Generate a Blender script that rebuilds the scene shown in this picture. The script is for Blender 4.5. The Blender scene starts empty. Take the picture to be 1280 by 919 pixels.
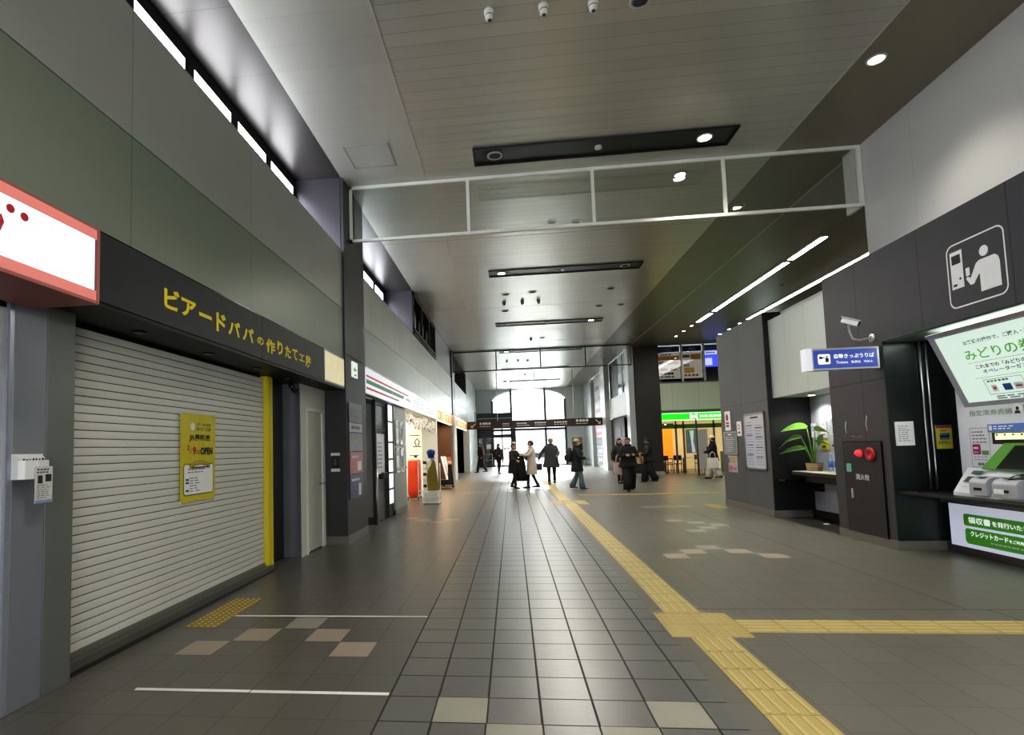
import bpy, bmesh, math, random
from mathutils import Vector, Matrix
random.seed(7)
PI = math.pi
scene = bpy.context.scene
COL = scene.collection

# ------------------------------------------------------------------ materials
def lin(c):
    if isinstance(c, str):
        c = c.lstrip('#'); c = [int(c[i:i+2], 16)/255 for i in (0, 2, 4)]
    return tuple(((x/12.92) if x <= .04045 else ((x+.055)/1.055)**2.4) for x in c)

MATS = {}
def mat(name, col='#808080', rough=.5, metal=0, spec=.5, var=.06, scale=3.0, bump=0, bscale=60, em=0, emcol=None, alpha=1, stretch=None):
    if name in MATS: return MATS[name]
    m = bpy.data.materials.new(name); m.use_nodes = True
    nt = m.node_tree; N = nt.nodes; L = nt.links
    b = N['Principled BSDF']
    c = lin(col)
    b.inputs['Roughness'].default_value = rough
    b.inputs['Metallic'].default_value = metal
    b.inputs['Specular IOR Level'].default_value = spec
    geo = N.new('ShaderNodeNewGeometry')
    src = geo.outputs['Position']
    if stretch:
        mp = N.new('ShaderNodeMapping'); mp.inputs['Scale'].default_value = stretch
        L.new(src, mp.inputs['Vector']); src = mp.outputs['Vector']
    no = N.new('ShaderNodeTexNoise'); no.inputs['Scale'].default_value = scale; no.inputs['Detail'].default_value = 4
    L.new(src, no.inputs['Vector'])
    mx = N.new('ShaderNodeMix'); mx.data_type = 'RGBA'
    mx.inputs['A'].default_value = (*[max(0, x*(1-var*2)) for x in c], 1)
    mx.inputs['B'].default_value = (*[min(1, x*(1+var*2)) for x in c], 1)
    L.new(no.outputs['Fac'], mx.inputs['Factor'])
    L.new(mx.outputs['Result'], b.inputs['Base Color'])
    if bump:
        n2 = N.new('ShaderNodeTexNoise'); n2.inputs['Scale'].default_value = bscale; n2.inputs['Detail'].default_value = 3
        L.new(src, n2.inputs['Vector'])
        bp = N.new('ShaderNodeBump'); bp.inputs['Strength'].default_value = bump; bp.inputs['Distance'].default_value = .01
        L.new(n2.outputs['Fac'], bp.inputs['Height']); L.new(bp.outputs['Normal'], b.inputs['Normal'])
    if em:
        b.inputs['Emission Color'].default_value = (*lin(emcol or col), 1)
        b.inputs['Emission Strength'].default_value = em
    if alpha < 1: b.inputs['Alpha'].default_value = alpha
    MATS[name] = m
    return m

def glass(name, tint=(.92, .95, .94), refl=.12, rough=.02):
    """thin window pane: transparent with a fresnel reflection"""
    m = bpy.data.materials.new(name); m.use_nodes = True
    nt = m.node_tree; N = nt.nodes; L = nt.links
    N.remove(N['Principled BSDF']); out = N['Material Output']
    tr = N.new('ShaderNodeBsdfTransparent'); tr.inputs['Color'].default_value = (*tint, 1)
    gl = N.new('ShaderNodeBsdfGlossy'); gl.inputs['Roughness'].default_value = rough
    fr = N.new('ShaderNodeFresnel'); fr.inputs['IOR'].default_value = 1.45
    ad = N.new('ShaderNodeMath'); ad.operation = 'MULTIPLY_ADD'; ad.inputs[1].default_value = .9; ad.inputs[2].default_value = refl*.2
    ad.use_clamp = True
    no = N.new('ShaderNodeTexNoise'); no.inputs['Scale'].default_value = .8
    bp = N.new('ShaderNodeBump'); bp.inputs['Strength'].default_value = .002; bp.inputs['Distance'].default_value = .01
    L.new(no.outputs['Fac'], bp.inputs['Height']); L.new(bp.outputs['Normal'], gl.inputs['Normal'])
    mx = N.new('ShaderNodeMixShader')
    L.new(fr.outputs['Fac'], ad.inputs[0]); L.new(ad.outputs[0], mx.inputs['Fac'])
    L.new(tr.outputs[0], mx.inputs[1]); L.new(gl.outputs[0], mx.inputs[2]); L.new(mx.outputs[0], out.inputs['Surface'])
    MATS[name] = m
    return m

def striped(name, col, dark, axis, period, width, rough=.35, metal=0, bump=.3, var=.08, off=0.0, ax2=None, p2=1.0, w2=.004, off2=0.0, nscale=1.5, spec=.5):
    """panels with joint lines every `period` along axis (0,1,2), optional second set of joints"""
    m = bpy.data.materials.new(name); m.use_nodes = True
    nt = m.node_tree; N = nt.nodes; L = nt.links
    b = N['Principled BSDF']; b.inputs['Roughness'].default_value = rough; b.inputs['Metallic'].default_value = metal
    b.inputs['Specular IOR Level'].default_value = spec
    geo = N.new('ShaderNodeNewGeometry'); sp = N.new('ShaderNodeSeparateXYZ'); L.new(geo.outputs['Position'], sp.inputs[0])
    def mth(op, a, bb=None, c=None):
        n = N.new('ShaderNodeMath'); n.operation = op
        for i, v in enumerate((a, bb, c)):
            if v is None: continue
            if isinstance(v, (int, float)): n.inputs[i].default_value = v
            else: L.new(v, n.inputs[i])
        return n.outputs[0]
    def line(ax, per, w, o):
        t = mth('ADD', sp.outputs[ax], -o + per*1000)
        f = mth('FRACT', mth('DIVIDE', t, per))
        d = mth('MINIMUM', f, mth('SUBTRACT', 1.0, f))
        return mth('LESS_THAN', d, w/per/2), f, t
    ln, fr, t = line(axis, period, width, off)
    cellid = mth('FLOOR', mth('DIVIDE', t, period))
    wn = N.new('ShaderNodeTexWhiteNoise'); wn.noise_dimensions = '1D'; L.new(cellid, wn.inputs['W'])
    no = N.new('ShaderNodeTexNoise'); no.inputs['Scale'].default_value = nscale; no.inputs['Detail'].default_value = 5
    L.new(geo.outputs['Position'], no.inputs['Vector'])
    v = mth('ADD', mth('MULTIPLY', wn.outputs['Value'], .35), mth('MULTIPLY', no.outputs['Fac'], .65))
    c = lin(col)
    mx = N.new('ShaderNodeMix'); mx.data_type = 'RGBA'
    mx.inputs['A'].default_value = (*[x*(1-var*2) for x in c], 1); mx.inputs['B'].default_value = (*[min(1, x*(1+var*2)) for x in c], 1)
    L.new(v, mx.inputs['Factor'])
    mask = ln
    if ax2 is not None:
        l2, _, _ = line(ax2, p2, w2, off2)
        mask = mth('MAXIMUM', ln, l2)
    m2 = N.new('ShaderNodeMix'); m2.data_type = 'RGBA'
    L.new(mask, m2.inputs['Factor']); L.new(mx.outputs['Result'], m2.inputs['A']); m2.inputs['B'].default_value = (*lin(dark), 1)
    L.new(m2.outputs['Result'], b.inputs['Base Color'])
    if bump:
        h = mth('SUBTRACT', mth('MULTIPLY', mth('SINE', mth('MULTIPLY', fr, 2*PI)), .25), mask)
        bp = N.new('ShaderNodeBump'); bp.inputs['Strength'].default_value = bump; bp.inputs['Distance'].default_value = .006
        L.new(h, bp.inputs['Height']); L.new(bp.outputs['Normal'], b.inputs['Normal'])
    MATS[name] = m
    return m

def tilemat(name, col, joint, xoff, yoff, wx, wy, rough, bump, brick=False, var=.1, spec=.5):
    m = bpy.data.materials.new(name); m.use_nodes = True
    nt = m.node_tree; N = nt.nodes; L = nt.links
    b = N['Principled BSDF']; b.inputs['Specular IOR Level'].default_value = spec
    geo = N.new('ShaderNodeNewGeometry'); sp = N.new('ShaderNodeSeparateXYZ'); L.new(geo.outputs['Position'], sp.inputs[0])
    def mth(op, a, bb=None):
        n = N.new('ShaderNodeMath'); n.operation = op
        for i, v in enumerate((a, bb)):
            if v is None: continue
            if isinstance(v, (int, float)): n.inputs[i].default_value = v
            else: L.new(v, n.inputs[i])
        return n.outputs[0]
    ys = mth('DIVIDE', mth('ADD', sp.outputs[1], 300 - yoff), .3)
    row = mth('FLOOR', ys); fy = mth('FRACT', ys)
    xs = mth('DIVIDE', mth('ADD', sp.outputs[0], 300 - xoff), .3)
    if brick: xs = mth('ADD', xs, mth('MULTIPLY', mth('MODULO', row, 2.0), .5))
    colm = mth('FLOOR', xs); fx = mth('FRACT', xs)
    dx = mth('MINIMUM', fx, mth('SUBTRACT', 1.0, fx)); dy = mth('MINIMUM', fy, mth('SUBTRACT', 1.0, fy))
    mx_ = mth('LESS_THAN', dx, wx/.6); my_ = mth('LESS_THAN', dy, wy/.6)
    mask = mth('MAXIMUM', mx_, my_)
    wn = N.new('ShaderNodeTexWhiteNoise'); wn.noise_dimensions = '2D'
    cb = N.new('ShaderNodeCombineXYZ'); L.new(colm, cb.inputs[0]); L.new(row, cb.inputs[1]); L.new(cb.outputs[0], wn.inputs['Vector'])
    no = N.new('ShaderNodeTexNoise'); no.inputs['Scale'].default_value = 2.2; no.inputs['Detail'].default_value = 6; no.inputs['Roughness'].default_value = .65
    L.new(geo.outputs['Position'], no.inputs['Vector'])
    v = mth('ADD', mth('MULTIPLY', wn.outputs['Value'], .4), mth('MULTIPLY', no.outputs['Fac'], .7))
    c = lin(col)
    mx = N.new('ShaderNodeMix'); mx.data_type = 'RGBA'
    mx.inputs['A'].default_value = (*[x*(1-var*2) for x in c], 1); mx.inputs['B'].default_value = (*[x*(1+var*2) for x in c], 1)
    L.new(v, mx.inputs['Factor'])
    m2 = N.new('ShaderNodeMix'); m2.data_type = 'RGBA'
    L.new(mask, m2.inputs['Factor']); L.new(mx.outputs['Result'], m2.inputs['A']); m2.inputs['B'].default_value = (*lin(joint), 1)
    L.new(m2.outputs['Result'], b.inputs['Base Color'])
    n2 = N.new('ShaderNodeTexNoise'); n2.inputs['Scale'].default_value = 14; n2.inputs['Detail'].default_value = 1.5
    mp = N.new('ShaderNodeMapping'); mp.inputs['Scale'].default_value = (.6, 1.3, 1); L.new(geo.outputs['Position'], mp.inputs['Vector']); L.new(mp.outputs['Vector'], n2.inputs['Vector'])
    L.new(mth('ADD', mth('MULTIPLY', mask, .35 if wx > .01 else .1), rough), b.inputs['Roughness'])
    h = mth('SUBTRACT', mth('MULTIPLY', n2.outputs['Fac'], .6), mth('MULTIPLY', mask, .8))
    bp = N.new('ShaderNodeBump'); bp.inputs['Strength'].default_value = bump; bp.inputs['Distance'].default_value = .006
    L.new(h, bp.inputs['Height']); L.new(bp.outputs['Normal'], b.inputs['Normal'])
    MATS[name] = m
    return m

# ------------------------------------------------------------------ mesh builder
class MB:
    def __init__(s): s.bm = bmesh.new(); s.mi = 0
    def _tag(s, faces):
        for f in faces: f.material_index = s.mi
    def box(s, x0, x1, y0, y1, z0, z1, bev=0, seg=2):
        x0, x1 = min(x0, x1), max(x0, x1); y0, y1 = min(y0, y1), max(y0, y1); z0, z1 = min(z0, z1), max(z0, z1)
        v = [s.bm.verts.new(p) for p in ((x0,y0,z0),(x1,y0,z0),(x1,y1,z0),(x0,y1,z0),(x0,y0,z1),(x1,y0,z1),(x1,y1,z1),(x0,y1,z1))]
        F = [s.bm.faces.new([v[i] for i in q]) for q in ((0,3,2,1),(4,5,6,7),(0,1,5,4),(1,2,6,5),(2,3,7,6),(3,0,4,7))]
        s._tag(F)
        if bev:
            es = list({e for f in F for e in f.edges})
            r = bmesh.ops.bevel(s.bm, geom=es, offset=bev, segments=seg, affect='EDGES', profile=.5)
            s._tag(r['faces'])
        return s
    def obox(s, c, ax, ay, az, hx, hy, hz, bev=0):
        """box centred at c with axes ax,ay,az and half sizes"""
        M = Matrix((Vector(ax), Vector(ay), Vector(az))).transposed()
        n0 = set(s.bm.verts)
        s.box(-hx, hx, -hy, hy, -hz, hz, bev)
        for v in s.bm.verts:
            if v not in n0: v.co = M @ v.co + Vector(c)
        return s
    def quad(s, *p):
        s._tag([s.bm.faces.new([s.bm.verts.new(q) for q in p])]); return s
    def prism(s, pts, d):
        """polygon pts (3d) extruded by vector d"""
        d = Vector(d); a = [s.bm.verts.new(p) for p in pts]; b = [s.bm.verts.new(Vector(p)+d) for p in pts]
        F = [s.bm.faces.new(a), s.bm.faces.new(b[::-1])]
        n = len(a)
        for i in range(n): F.append(s.bm.faces.new([a[i], b[i], b[(i+1) % n], a[(i+1) % n]]))
        s._tag(F); return s
    def sweep(s, pts, rad, seg=10, cap=True, flat=1.0, up=(0, 0, 1)):
        """tube through pts with per-point radius; flat squashes the second axis"""
        pts = [Vector(p) for p in pts]
        if not hasattr(rad, '__len__'): rad = [rad]*len(pts)
        rings = []; n = len(pts); prev = None
        for i, p in enumerate(pts):
            t = (pts[min(i+1, n-1)] - pts[max(i-1, 0)]).normalized()
            if prev is None:
                u = Vector(up) if abs(t.dot(Vector(up))) < .9 else Vector((0, 1, 0))
                a = u.cross(t).normalized()
            else:
                a = (prev - t*prev.dot(t)).normalized()
            prev = a; bb = t.cross(a)
            r = rad[i]
            rings.append([s.bm.verts.new(p + a*(r*math.cos(2*PI*k/seg)) + bb*(r*flat*math.sin(2*PI*k/seg))) for k in range(seg)])
        F = []
        for A, B in zip(rings, rings[1:]):
            for k in range(seg): F.append(s.bm.faces.new([A[k], A[(k+1) % seg], B[(k+1) % seg], B[k]]))
        if cap:
            F.append(s.bm.faces.new(rings[0][::-1])); F.append(s.bm.faces.new(rings[-1]))
        for f in F: f.smooth = True
        s._tag(F); return s
    def cyl(s, c, r, h, seg=24, axis=(0, 0, 1), r2=None):
        a = Vector(axis).normalized(); c = Vector(c)
        s.sweep([c, c+a*h], [r, r if r2 is None else r2], seg)
        for f in s.bm.faces:
            if len(f.verts) == seg: f.smooth = False
        return s
    def lathe(s, c, prof, seg=24, axis=(0, 0, 1)):
        """profile [(r,z)] about axis through c"""
        a = Vector(axis).normalized(); u = Vector((1, 0, 0)) if abs(a.x) < .9 else Vector((0, 1, 0))
        u = (u - a*u.dot(a)).normalized(); w = a.cross(u); c = Vector(c); rings = []
        for r, z in prof:
            rings.append([s.bm.verts.new(c + a*z + (u*math.cos(2*PI*k/seg) + w*math.sin(2*PI*k/seg))*max(r, 1e-4)) for k in range(seg)])
        F = []
        for A, B in zip(rings, rings[1:]):
            for k in range(seg): F.append(s.bm.faces.new([A[k], A[(k+1) % seg], B[(k+1) % seg], B[k]]))
        F.append(s.bm.faces.new(rings[0][::-1])); F.append(s.bm.faces.new(rings[-1]))
        for f in F[:-2]: f.smooth = True
        s._tag(F); return s
    def loft(s, rings, cap=True, smooth=True):
        R = [[s.bm.verts.new(p) for p in r] for r in rings]; F = []; n = len(R[0])
        for A, B in zip(R, R[1:]):
            for k in range(n): F.append(s.bm.faces.new([A[k], A[(k+1) % n], B[(k+1) % n], B[k]]))
        if cap: F.append(s.bm.faces.new(R[0][::-1])); F.append(s.bm.faces.new(R[-1]))
        for f in F: f.smooth = smooth
        s._tag(F); return s
    def ball(s, c, r, seg=12, sc=(1, 1, 1), rot=None):
        g = bmesh.ops.create_uvsphere(s.bm, u_segments=seg, v_segments=max(6, seg*2//3), radius=r)
        vs = g['verts']
        for v in vs:
            q = Vector((v.co.x*sc[0], v.co.y*sc[1], v.co.z*sc[2]))
            if rot is not None: q = rot @ q
            v.co = q + Vector(c)
        fs = {f for v in vs for f in v.link_faces}
        for f in fs: f.smooth = True
        s._tag(fs); return s
    def addmesh(s, me, M=None):
        n0 = set(s.bm.verts); f0 = set(s.bm.faces)
        s.bm.from_mesh(me)
        if M is not None:
            for v in s.bm.verts:
                if v not in n0: v.co = M @ v.co
        s._tag([f for f in s.bm.faces if f not in f0])
        return s
    def build(s, name, mats, parent=None, kind=None, label=None, cat=None, group=None):
        if not isinstance(mats, (list, tuple)): mats = [mats]
        if parent is None:
            xs = [v.co for v in s.bm.verts]
            o0 = Vector(((min(v.x for v in xs)+max(v.x for v in xs))/2, (min(v.y for v in xs)+max(v.y for v in xs))/2, min(v.z for v in xs)))
        else: o0 = wloc(parent)
        for v in s.bm.verts: v.co -= o0
        bmesh.ops.recalc_face_normals(s.bm, faces=s.bm.faces)
        me = bpy.data.meshes.new(name); s.bm.to_mesh(me); s.bm.free()
        for m in mats: me.materials.append(m)
        o = bpy.data.objects.new(name, me); COL.objects.link(o)
        if parent is None: o.location = o0
        else: o.parent = parent
        return tag(o, label, cat, group, kind)

def wloc(o):
    v = Vector((0, 0, 0))
    while o is not None: v += o.location; o = o.parent
    return v
def tag(o, label=None, cat=None, group=None, kind=None):
    if label: o['label'] = label
    if cat: o['category'] = cat
    if group: o['group'] = group
    if kind: o['kind'] = kind
    return o
def thing(name, label, cat, loc=(0, 0, 0), group=None, kind=None):
    o = bpy.data.objects.new(name, None); COL.objects.link(o); o.location = loc; o.empty_display_size = .1
    return tag(o, label, cat, group, kind)
def copy_thing(src, loc, label=None, rz=None):
    def cp(o, par):
        c = o.copy(); COL.objects.link(c); c.parent = par
        for ch in kids.get(o.name, []): cp(ch, c)
        return c
    kids = {}
    for o in bpy.data.objects:
        if o.parent: kids.setdefault(o.parent.name, []).append(o)
    r = cp(src, None); r.location = loc
    if rz is not None: r.rotation_euler.z = rz
    if label: r['label'] = label
    return r
def struct(name, mb, mats, parent=None): return mb.build(name, mats, parent, kind=None if parent else 'structure')
def bx(*a, **k): return MB().box(*a, **k)

RIGHT = {'L': Vector((0, 1, 0)), 'R': Vector((0, -1, 0)), 'F': Vector((1, 0, 0))}
UPV = Vector((0, 0, 1))
def textmesh(s, bold=0, depth=.0):
    cu = bpy.data.curves.new('lettering', 'FONT'); cu.body = s; cu.size = 1; cu.offset = bold; cu.extrude = depth; cu.resolution_u = 3
    ob = bpy.data.objects.new('lettering', cu); COL.objects.link(ob)
    dg = bpy.context.evaluated_depsgraph_get()
    me = bpy.data.meshes.new_from_object(ob.evaluated_get(dg))
    bpy.data.objects.remove(ob); bpy.data.curves.remove(cu)
    return me
def text(s, parent, m, o, r, u, w=None, h=None, bold=0, mb=None, name='lettering', align='l'):
    """lettering whose lower-left corner is o, running along r with up u; w,h = size on the sign"""
    me = textmesh(s, bold)
    if not me.vertices: bpy.data.meshes.remove(me); return None
    xs = [v.co.x for v in me.vertices]; ys = [v.co.y for v in me.vertices]
    x0, x1, y0, y1 = min(xs), max(xs), min(ys), max(ys)
    sx = w/(x1-x0) if w else None; sy = h/(y1-y0) if h else None
    sx = sx or sy; sy = sy or sx
    o = Vector(o); r = Vector(r); u = Vector(u)
    if align == 'c': o = o - r*((x1-x0)*sx/2)
    for v in me.vertices:
        v.co = o + r*((v.co.x-x0)*sx) + u*((v.co.y-y0)*sy)
    own = mb is None; mb = mb or MB()
    mb.addmesh(me); bpy.data.meshes.remove(me)
    if own: return mb.build(name, m, parent)
def printlines(mb, o, r, u, w, h, n, fill=.55, seg=3, nrm=None):
    """rows of small print too fine to read: short broken bars"""
    o = Vector(o); r = Vector(r); u = Vector(u)
    for i in range(n):
        y = h*(1-(i+1)/n) + h/n*(1-fill)/2; x = 0; end = w*random.uniform(.7, 1)
        for k in range(seg):
            ln = end/seg*random.uniform(.6, .9)
            a = o+r*x+u*y
            mb.quad(a, a+r*ln, a+r*ln+u*(h/n*fill), a+u*(h/n*fill)); x += end/seg
def rect(mb, o, r, u, w, h):
    o = Vector(o); r = Vector(r); u = Vector(u); mb.quad(o, o+r*w, o+r*w+u*h, o+u*h); return mb
def rrect(o, r, u, w, h, rad, n=5):
    o = Vector(o); r = Vector(r); u = Vector(u); P = []
    for cx, cy, a0 in ((w-rad, rad, -PI/2), (w-rad, h-rad, 0), (rad, h-rad, PI/2), (rad, rad, PI)):
        for k in range(n+1):
            a = a0 + PI/2*k/n; P.append(o + r*(cx+rad*math.cos(a)) + u*(cy+rad*math.sin(a)))
    return P
def poly(mb, P):
    mb._tag([mb.bm.faces.new([mb.bm.verts.new(p) for p in P])]); return mb
def ringstrip(mb, A, B):
    a = [mb.bm.verts.new(p) for p in A]; b = [mb.bm.verts.new(p) for p in B]; n = len(a)
    mb._tag([mb.bm.faces.new([a[i], a[(i+1) % n], b[(i+1) % n], b[i]]) for i in range(n)])
    return mb

# colours
M = {}
def mk(k, *a, **kw): M[k] = mat(k, *a, **kw); return M[k]
mk('black', '#0c0c0d', .45, var=.1)
mk('blackgloss', '#08080a', .15)
mk('void', '#040404', .9, spec=.1)
mk('darkframe', '#1c1c1e', .4)
mk('white', '#e4e4e2', .5, var=.02)
mk('whiteplastic', '#dadbdc', .35, var=.02)
mk('paper', '#e6e6e4', .7, var=.03)
mk('ink', '#2a2a2c', .7)
mk('inkgrey', '#77777a', .7)
mk('inkred', '#b02a34', .6)
mk('green', '#3f8f2a', .5)
mk('inkgreen', '#62a83c', .5)
mk('inkblue', '#33549a', .5)
mk('yellow', '#d6c320', .45, var=.04)
mk('steel', '#a5a6a8', .3, metal=.9)
mk('alu', '#b9babb', .35, metal=.5)
mk('skin', '#c99a80', .55)
mk('lip', '#9c5850', .5)
mk('hairblack', '#15110f', .5, var=.2, scale=40)
mk('hairbrown', '#3a2418', .5, var=.2, scale=40)

# ------------------------------------------------------------------ camera
f_px, cx, cy = 673.5, 566.54, 517.19
yaw, pit, rol = .1061, .0654, -.0293
Rz = Matrix.Rotation(yaw, 3, 'Z')
fw = Rz @ Vector((0, math.cos(pit), math.sin(pit))); up = Rz @ Vector((0, -math.sin(pit), math.cos(pit))); rt = Rz @ Vector((1, 0, 0))
r2 = rt*math.cos(rol) + up*math.sin(rol); u2 = -rt*math.sin(rol) + up*math.cos(rol)
cd = bpy.data.cameras.new('camera'); cam = bpy.data.objects.new('camera', cd); COL.objects.link(cam)
cam.matrix_world = Matrix((r2, u2, -fw)).transposed().to_4x4(); cam.location = (0, 0, 1.484)
cd.sensor_width = 36; cd.sensor_fit = 'HORIZONTAL'; cd.lens = f_px*36/1280
cd.shift_x = (640-cx)/1280; cd.shift_y = (cy-459.5)/1280; cd.clip_end = 400; cd.clip_start = .05
scene.camera = cam

CZ = 6.1      # ceiling height
# ------------------------------------------------------------------ floor
t_mid = tilemat('floor_tile_middle', '#5f5f5c', '#161614', -.79, .008, .014, .011, .31, .26, var=.09, spec=.55)
t_side = tilemat('floor_tile_side', '#5b5953', '#484641', -.79, .008, .006, .006, .34, .16, var=.07, spec=.5)
t_right = tilemat('floor_tile_right', '#626056', '#545149', 1.94, .008, .006, .005, .36, .14, var=.06, spec=.45)
t_acc = mat('accent_tile_beige', '#988b7c', .45, var=.05, bump=.1); t_accw = mat('accent_tile_pale', '#8c8a7e', .45, var=.05, bump=.1)
t_line = mat('white_line_tape', '#e2e2dc', .55, var=.06); t_joint = mat('floor_joint', '#2b2a28', .7)
t_booth = mat('booth_floor', '#3b3935', .4)  # plain darker tone for the floor inside the booth
fm = MB()
def frect(x0, x1, y0, y1, z, mi):
    fm.mi = mi; rect(fm, (x0, y0, z), (1, 0, 0), (0, 1, 0), x1-x0, y1-y0)
frect(-5.2, -.79, -6, 43, 0, 1); frect(-.79, 1.16, -6, 43, 0, 0); frect(1.16, 13, -6, 43, 0, 2)
for (a, b, w) in ((-2.59,3.908,0),(-2.29,4.208,0),(-1.99,4.508,1),(-1.69,4.208,0),(-1.39,3.908,0),
                  (-.49,3.008,1),(.71,3.008,1),(-.19,2.708,1),(.41,2.708,1),
                  (1.94,7.27,0),(2.24,7.57,0),(2.54,7.87,1),(2.83,7.57,0),(3.13,7.25,0),
                  (2.87,10.6,1),(3.17,10.3,1),(3.46,9.98,1),(3.16,9.68,1),(2.86,9.35,1),
                  (2.92,12.95,1),(3.2,12.95,1),(3.5,12.95,1),(3.8,12.95,1),
                  (-2.36,11.57,0),(-2.05,11.2,0),(-1.73,10.88,1),(-1.44,11.2,0),(-1.72,17.9,0),(-1.42,18.1,0),(-1.12,18.0,0),
                  (4.9,20.2,1),(5.2,20.8,1),(5.6,19.6,1),(5.9,21.4,1),(6.3,20.5,1)):
    frect(a+.003, a+.297, b+.003, b+.297, .0012, 4 if w else 3)
frect(-2.6, -.8, 4.835, 4.865, .0015, 5); frect(-2.466, -1.69, 3.315, 3.352, .0015, 5); frect(-1.683, -.8, 3.312, 3.35, .0015, 5)
frect(1.2, 5.9, 5.088, 5.096, .0008, 6); frect(3.775, 3.783, 5.09, 30, .0008, 6); frect(3.94, 3.948, 2, 5.09, .0008, 6)
frect(-.796, -.784, -2, 40, .0010, 6); frect(-2.7, 1.3, 9.3, 9.308, .0008, 6); frect(-.79, 3.8, 17.2, 17.21, .0008, 6)
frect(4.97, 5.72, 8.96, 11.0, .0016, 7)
struct('floor', fm, [t_mid, t_side, t_right, t_acc, t_accw, t_line, t_joint, t_booth])

# tactile guide paving, raised bars and dots on each block
tac = mat('tactile_yellow', '#a8965c', .5, var=.06, bump=.05); tacj = mat('tactile_joint', '#7b6c3c', .7); tacb = mat('tactile_bright', '#b5a56c', .45, var=.04)
def bars(name, label, x0, y0, nx, ny, along='y', group=None):
    mb = MB(); mb.box(x0, x0+nx*.3, y0, y0+ny*.3, 0, .004)
    for i in range(nx):
        for j in range(ny):
            a, b = x0+i*.3, y0+j*.3
            mb.mi = 2
            for k in range(4):
                c = .0375+k*.075
                if along == 'y': mb.box(a+c-.013, a+c+.013, b+.012, b+.288, .004, .009, .003, 1)
                else: mb.box(a+.012, a+.288, b+c-.013, b+c+.013, .004, .009, .003, 1)
            mb.mi = 1
            if along == 'y': mb.box(a, a+.3, b-.002, b+.002, .004, .0045)
            else: mb.box(a-.002, a+.002, b, b+.3, .004, .0045)
            mb.mi = 0
    mb.build(name, [tac, tacj, tacb], None, label=label, cat='tactile paving', group=group)
def dots(name, label, x0, y0, nx, ny, n=5, m=None, base=None, jj=True):
    mb = MB(); mb.box(x0, x0+nx*.3, y0, y0+ny*.3, 0, .004)
    for i in range(nx):
        for j in range(ny):
            mb.mi = 2
            for p in range(n):
                for q in range(n):
                    mb.lathe((x0+i*.3+.03+p*.24/(n-1), y0+j*.3+.03+q*.24/(n-1), .004), [(.013, 0), (.009, .005)], 8)
            mb.mi = 1
            if j: mb.box(x0+i*.3, x0+i*.3+.3, y0+j*.3-.002, y0+j*.3+.002, .004, .0045)
            if i: mb.box(x0+i*.3-.002, x0+i*.3+.002, y0+j*.3, y0+j*.3+.3, .004, .0045)
            mb.mi = 0
    mb.build(name, [base or tac, tacj, m or tacb], None, label=label, cat='tactile paving')
bars('tactile_strip', 'near yellow guide strip with raised bars leading from the crossing plate towards the camera', 1.3, 1.07, 1, 11)
dots('tactile_plate', 'square yellow dotted plate where the two guide strips cross', 1.17, 4.37, 2, 2)
bars('tactile_strip', 'long yellow guide strip running from the crossing plate to the far junction', 1.275, 4.97, 1, 30)
bars('tactile_strip', 'yellow guide strip branching right towards the ticket machine', 1.77, 4.49, 8, 1, 'x')
dots('tactile_plate', 'far yellow dotted plate at the junction near the walking people', 1.0, 13.97, 3, 3, 4)
bars('tactile_strip', 'thin looking far yellow guide strip crossing towards the dark pillar', 1.9, 16.25, 15, 1, 'x')
bars('tactile_strip', 'farthest yellow guide strip leading to the glass exit', 1.24, 14.9, 1, 60)
mb_ = mat('tactile_worn', '#8a7638', .5, var=.1); md_ = mat('tactile_worn_dots', '#cbb455', .4)
dots('tactile_plate', 'worn yellow dotted plate on the floor beside the closed shutter', -2.9, 4.52, 1, 3, 5, md_, mb_)
mb = MB(); mb.box(4.43, 4.73, 12.6, 13.4, 0, .004); mb.mi = 1
for k in range(10): mb.box(4.45, 4.71, 12.64+k*.075, 12.67+k*.075, .004, .008)
mb.build('tactile_strip', [tac, tacb], None, label='short yellow strip by the near foot of the grey notice wall', cat='tactile paving')

# ------------------------------------------------------------------ ceiling
c_main = striped('ceiling_slats', '#bfbdb4', '#a09e96', 1, .2, .008, rough=.32, metal=.6, bump=.3, var=.06, ax2=0, p2=5.66, w2=.014, off2=-1.29, nscale=.7)
c_left = striped('ceiling_left_panels', '#bab7ad', '#a5a29a', 1, .4, .004, rough=.36, metal=.45, bump=.12, var=.04, ax2=0, p2=60, w2=.014, off2=-1.29)  # left panel colour lifted a little to stand in for window light
c_dark = striped('ceiling_soffit_metal', '#5f5b57', '#4d4946', 1, 1.0, .006, rough=.34, metal=.8, bump=.05, var=.03)
c_right = striped('ceiling_right', '#837c6e', '#a39b8b', 0, 1.33, .01, rough=.38, metal=.35, bump=.04, var=.03, off=4.37)
cm = MB()
def crect(x0, x1, y0, y1, z, mi): cm.mi = mi; rect(cm, (x0, y1, z), (1, 0, 0), (0, -1, 0), x1-x0, y1-y0)
crect(-1.29, 4.37, -6, 43.2, CZ, 0); crect(-2.7, -1.29, -6, 43.2, CZ, 1); crect(4.37, 5.7, -6, 43.2, CZ, 3)
crect(-3.7, -2.7, -6, 43.2, CZ, 2); crect(5.7, 13, -6, 26.3, CZ, 3)
cm.mi = 4; cm.box(-3.9, 13.2, -6, 43.4, CZ+.25, CZ+.4)
cm.mi = 5
for yy in (4.9, 11.6, 17.6, 23.6, 29.5): cm.box(-2.7, 5.7, yy-.006, yy+.006, CZ-.002, CZ+.002)
struct('ceiling', cm, [c_main, c_left, c_dark, c_right, M['darkframe'], mat('ceiling_joint', '#85827a', .5)])
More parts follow.
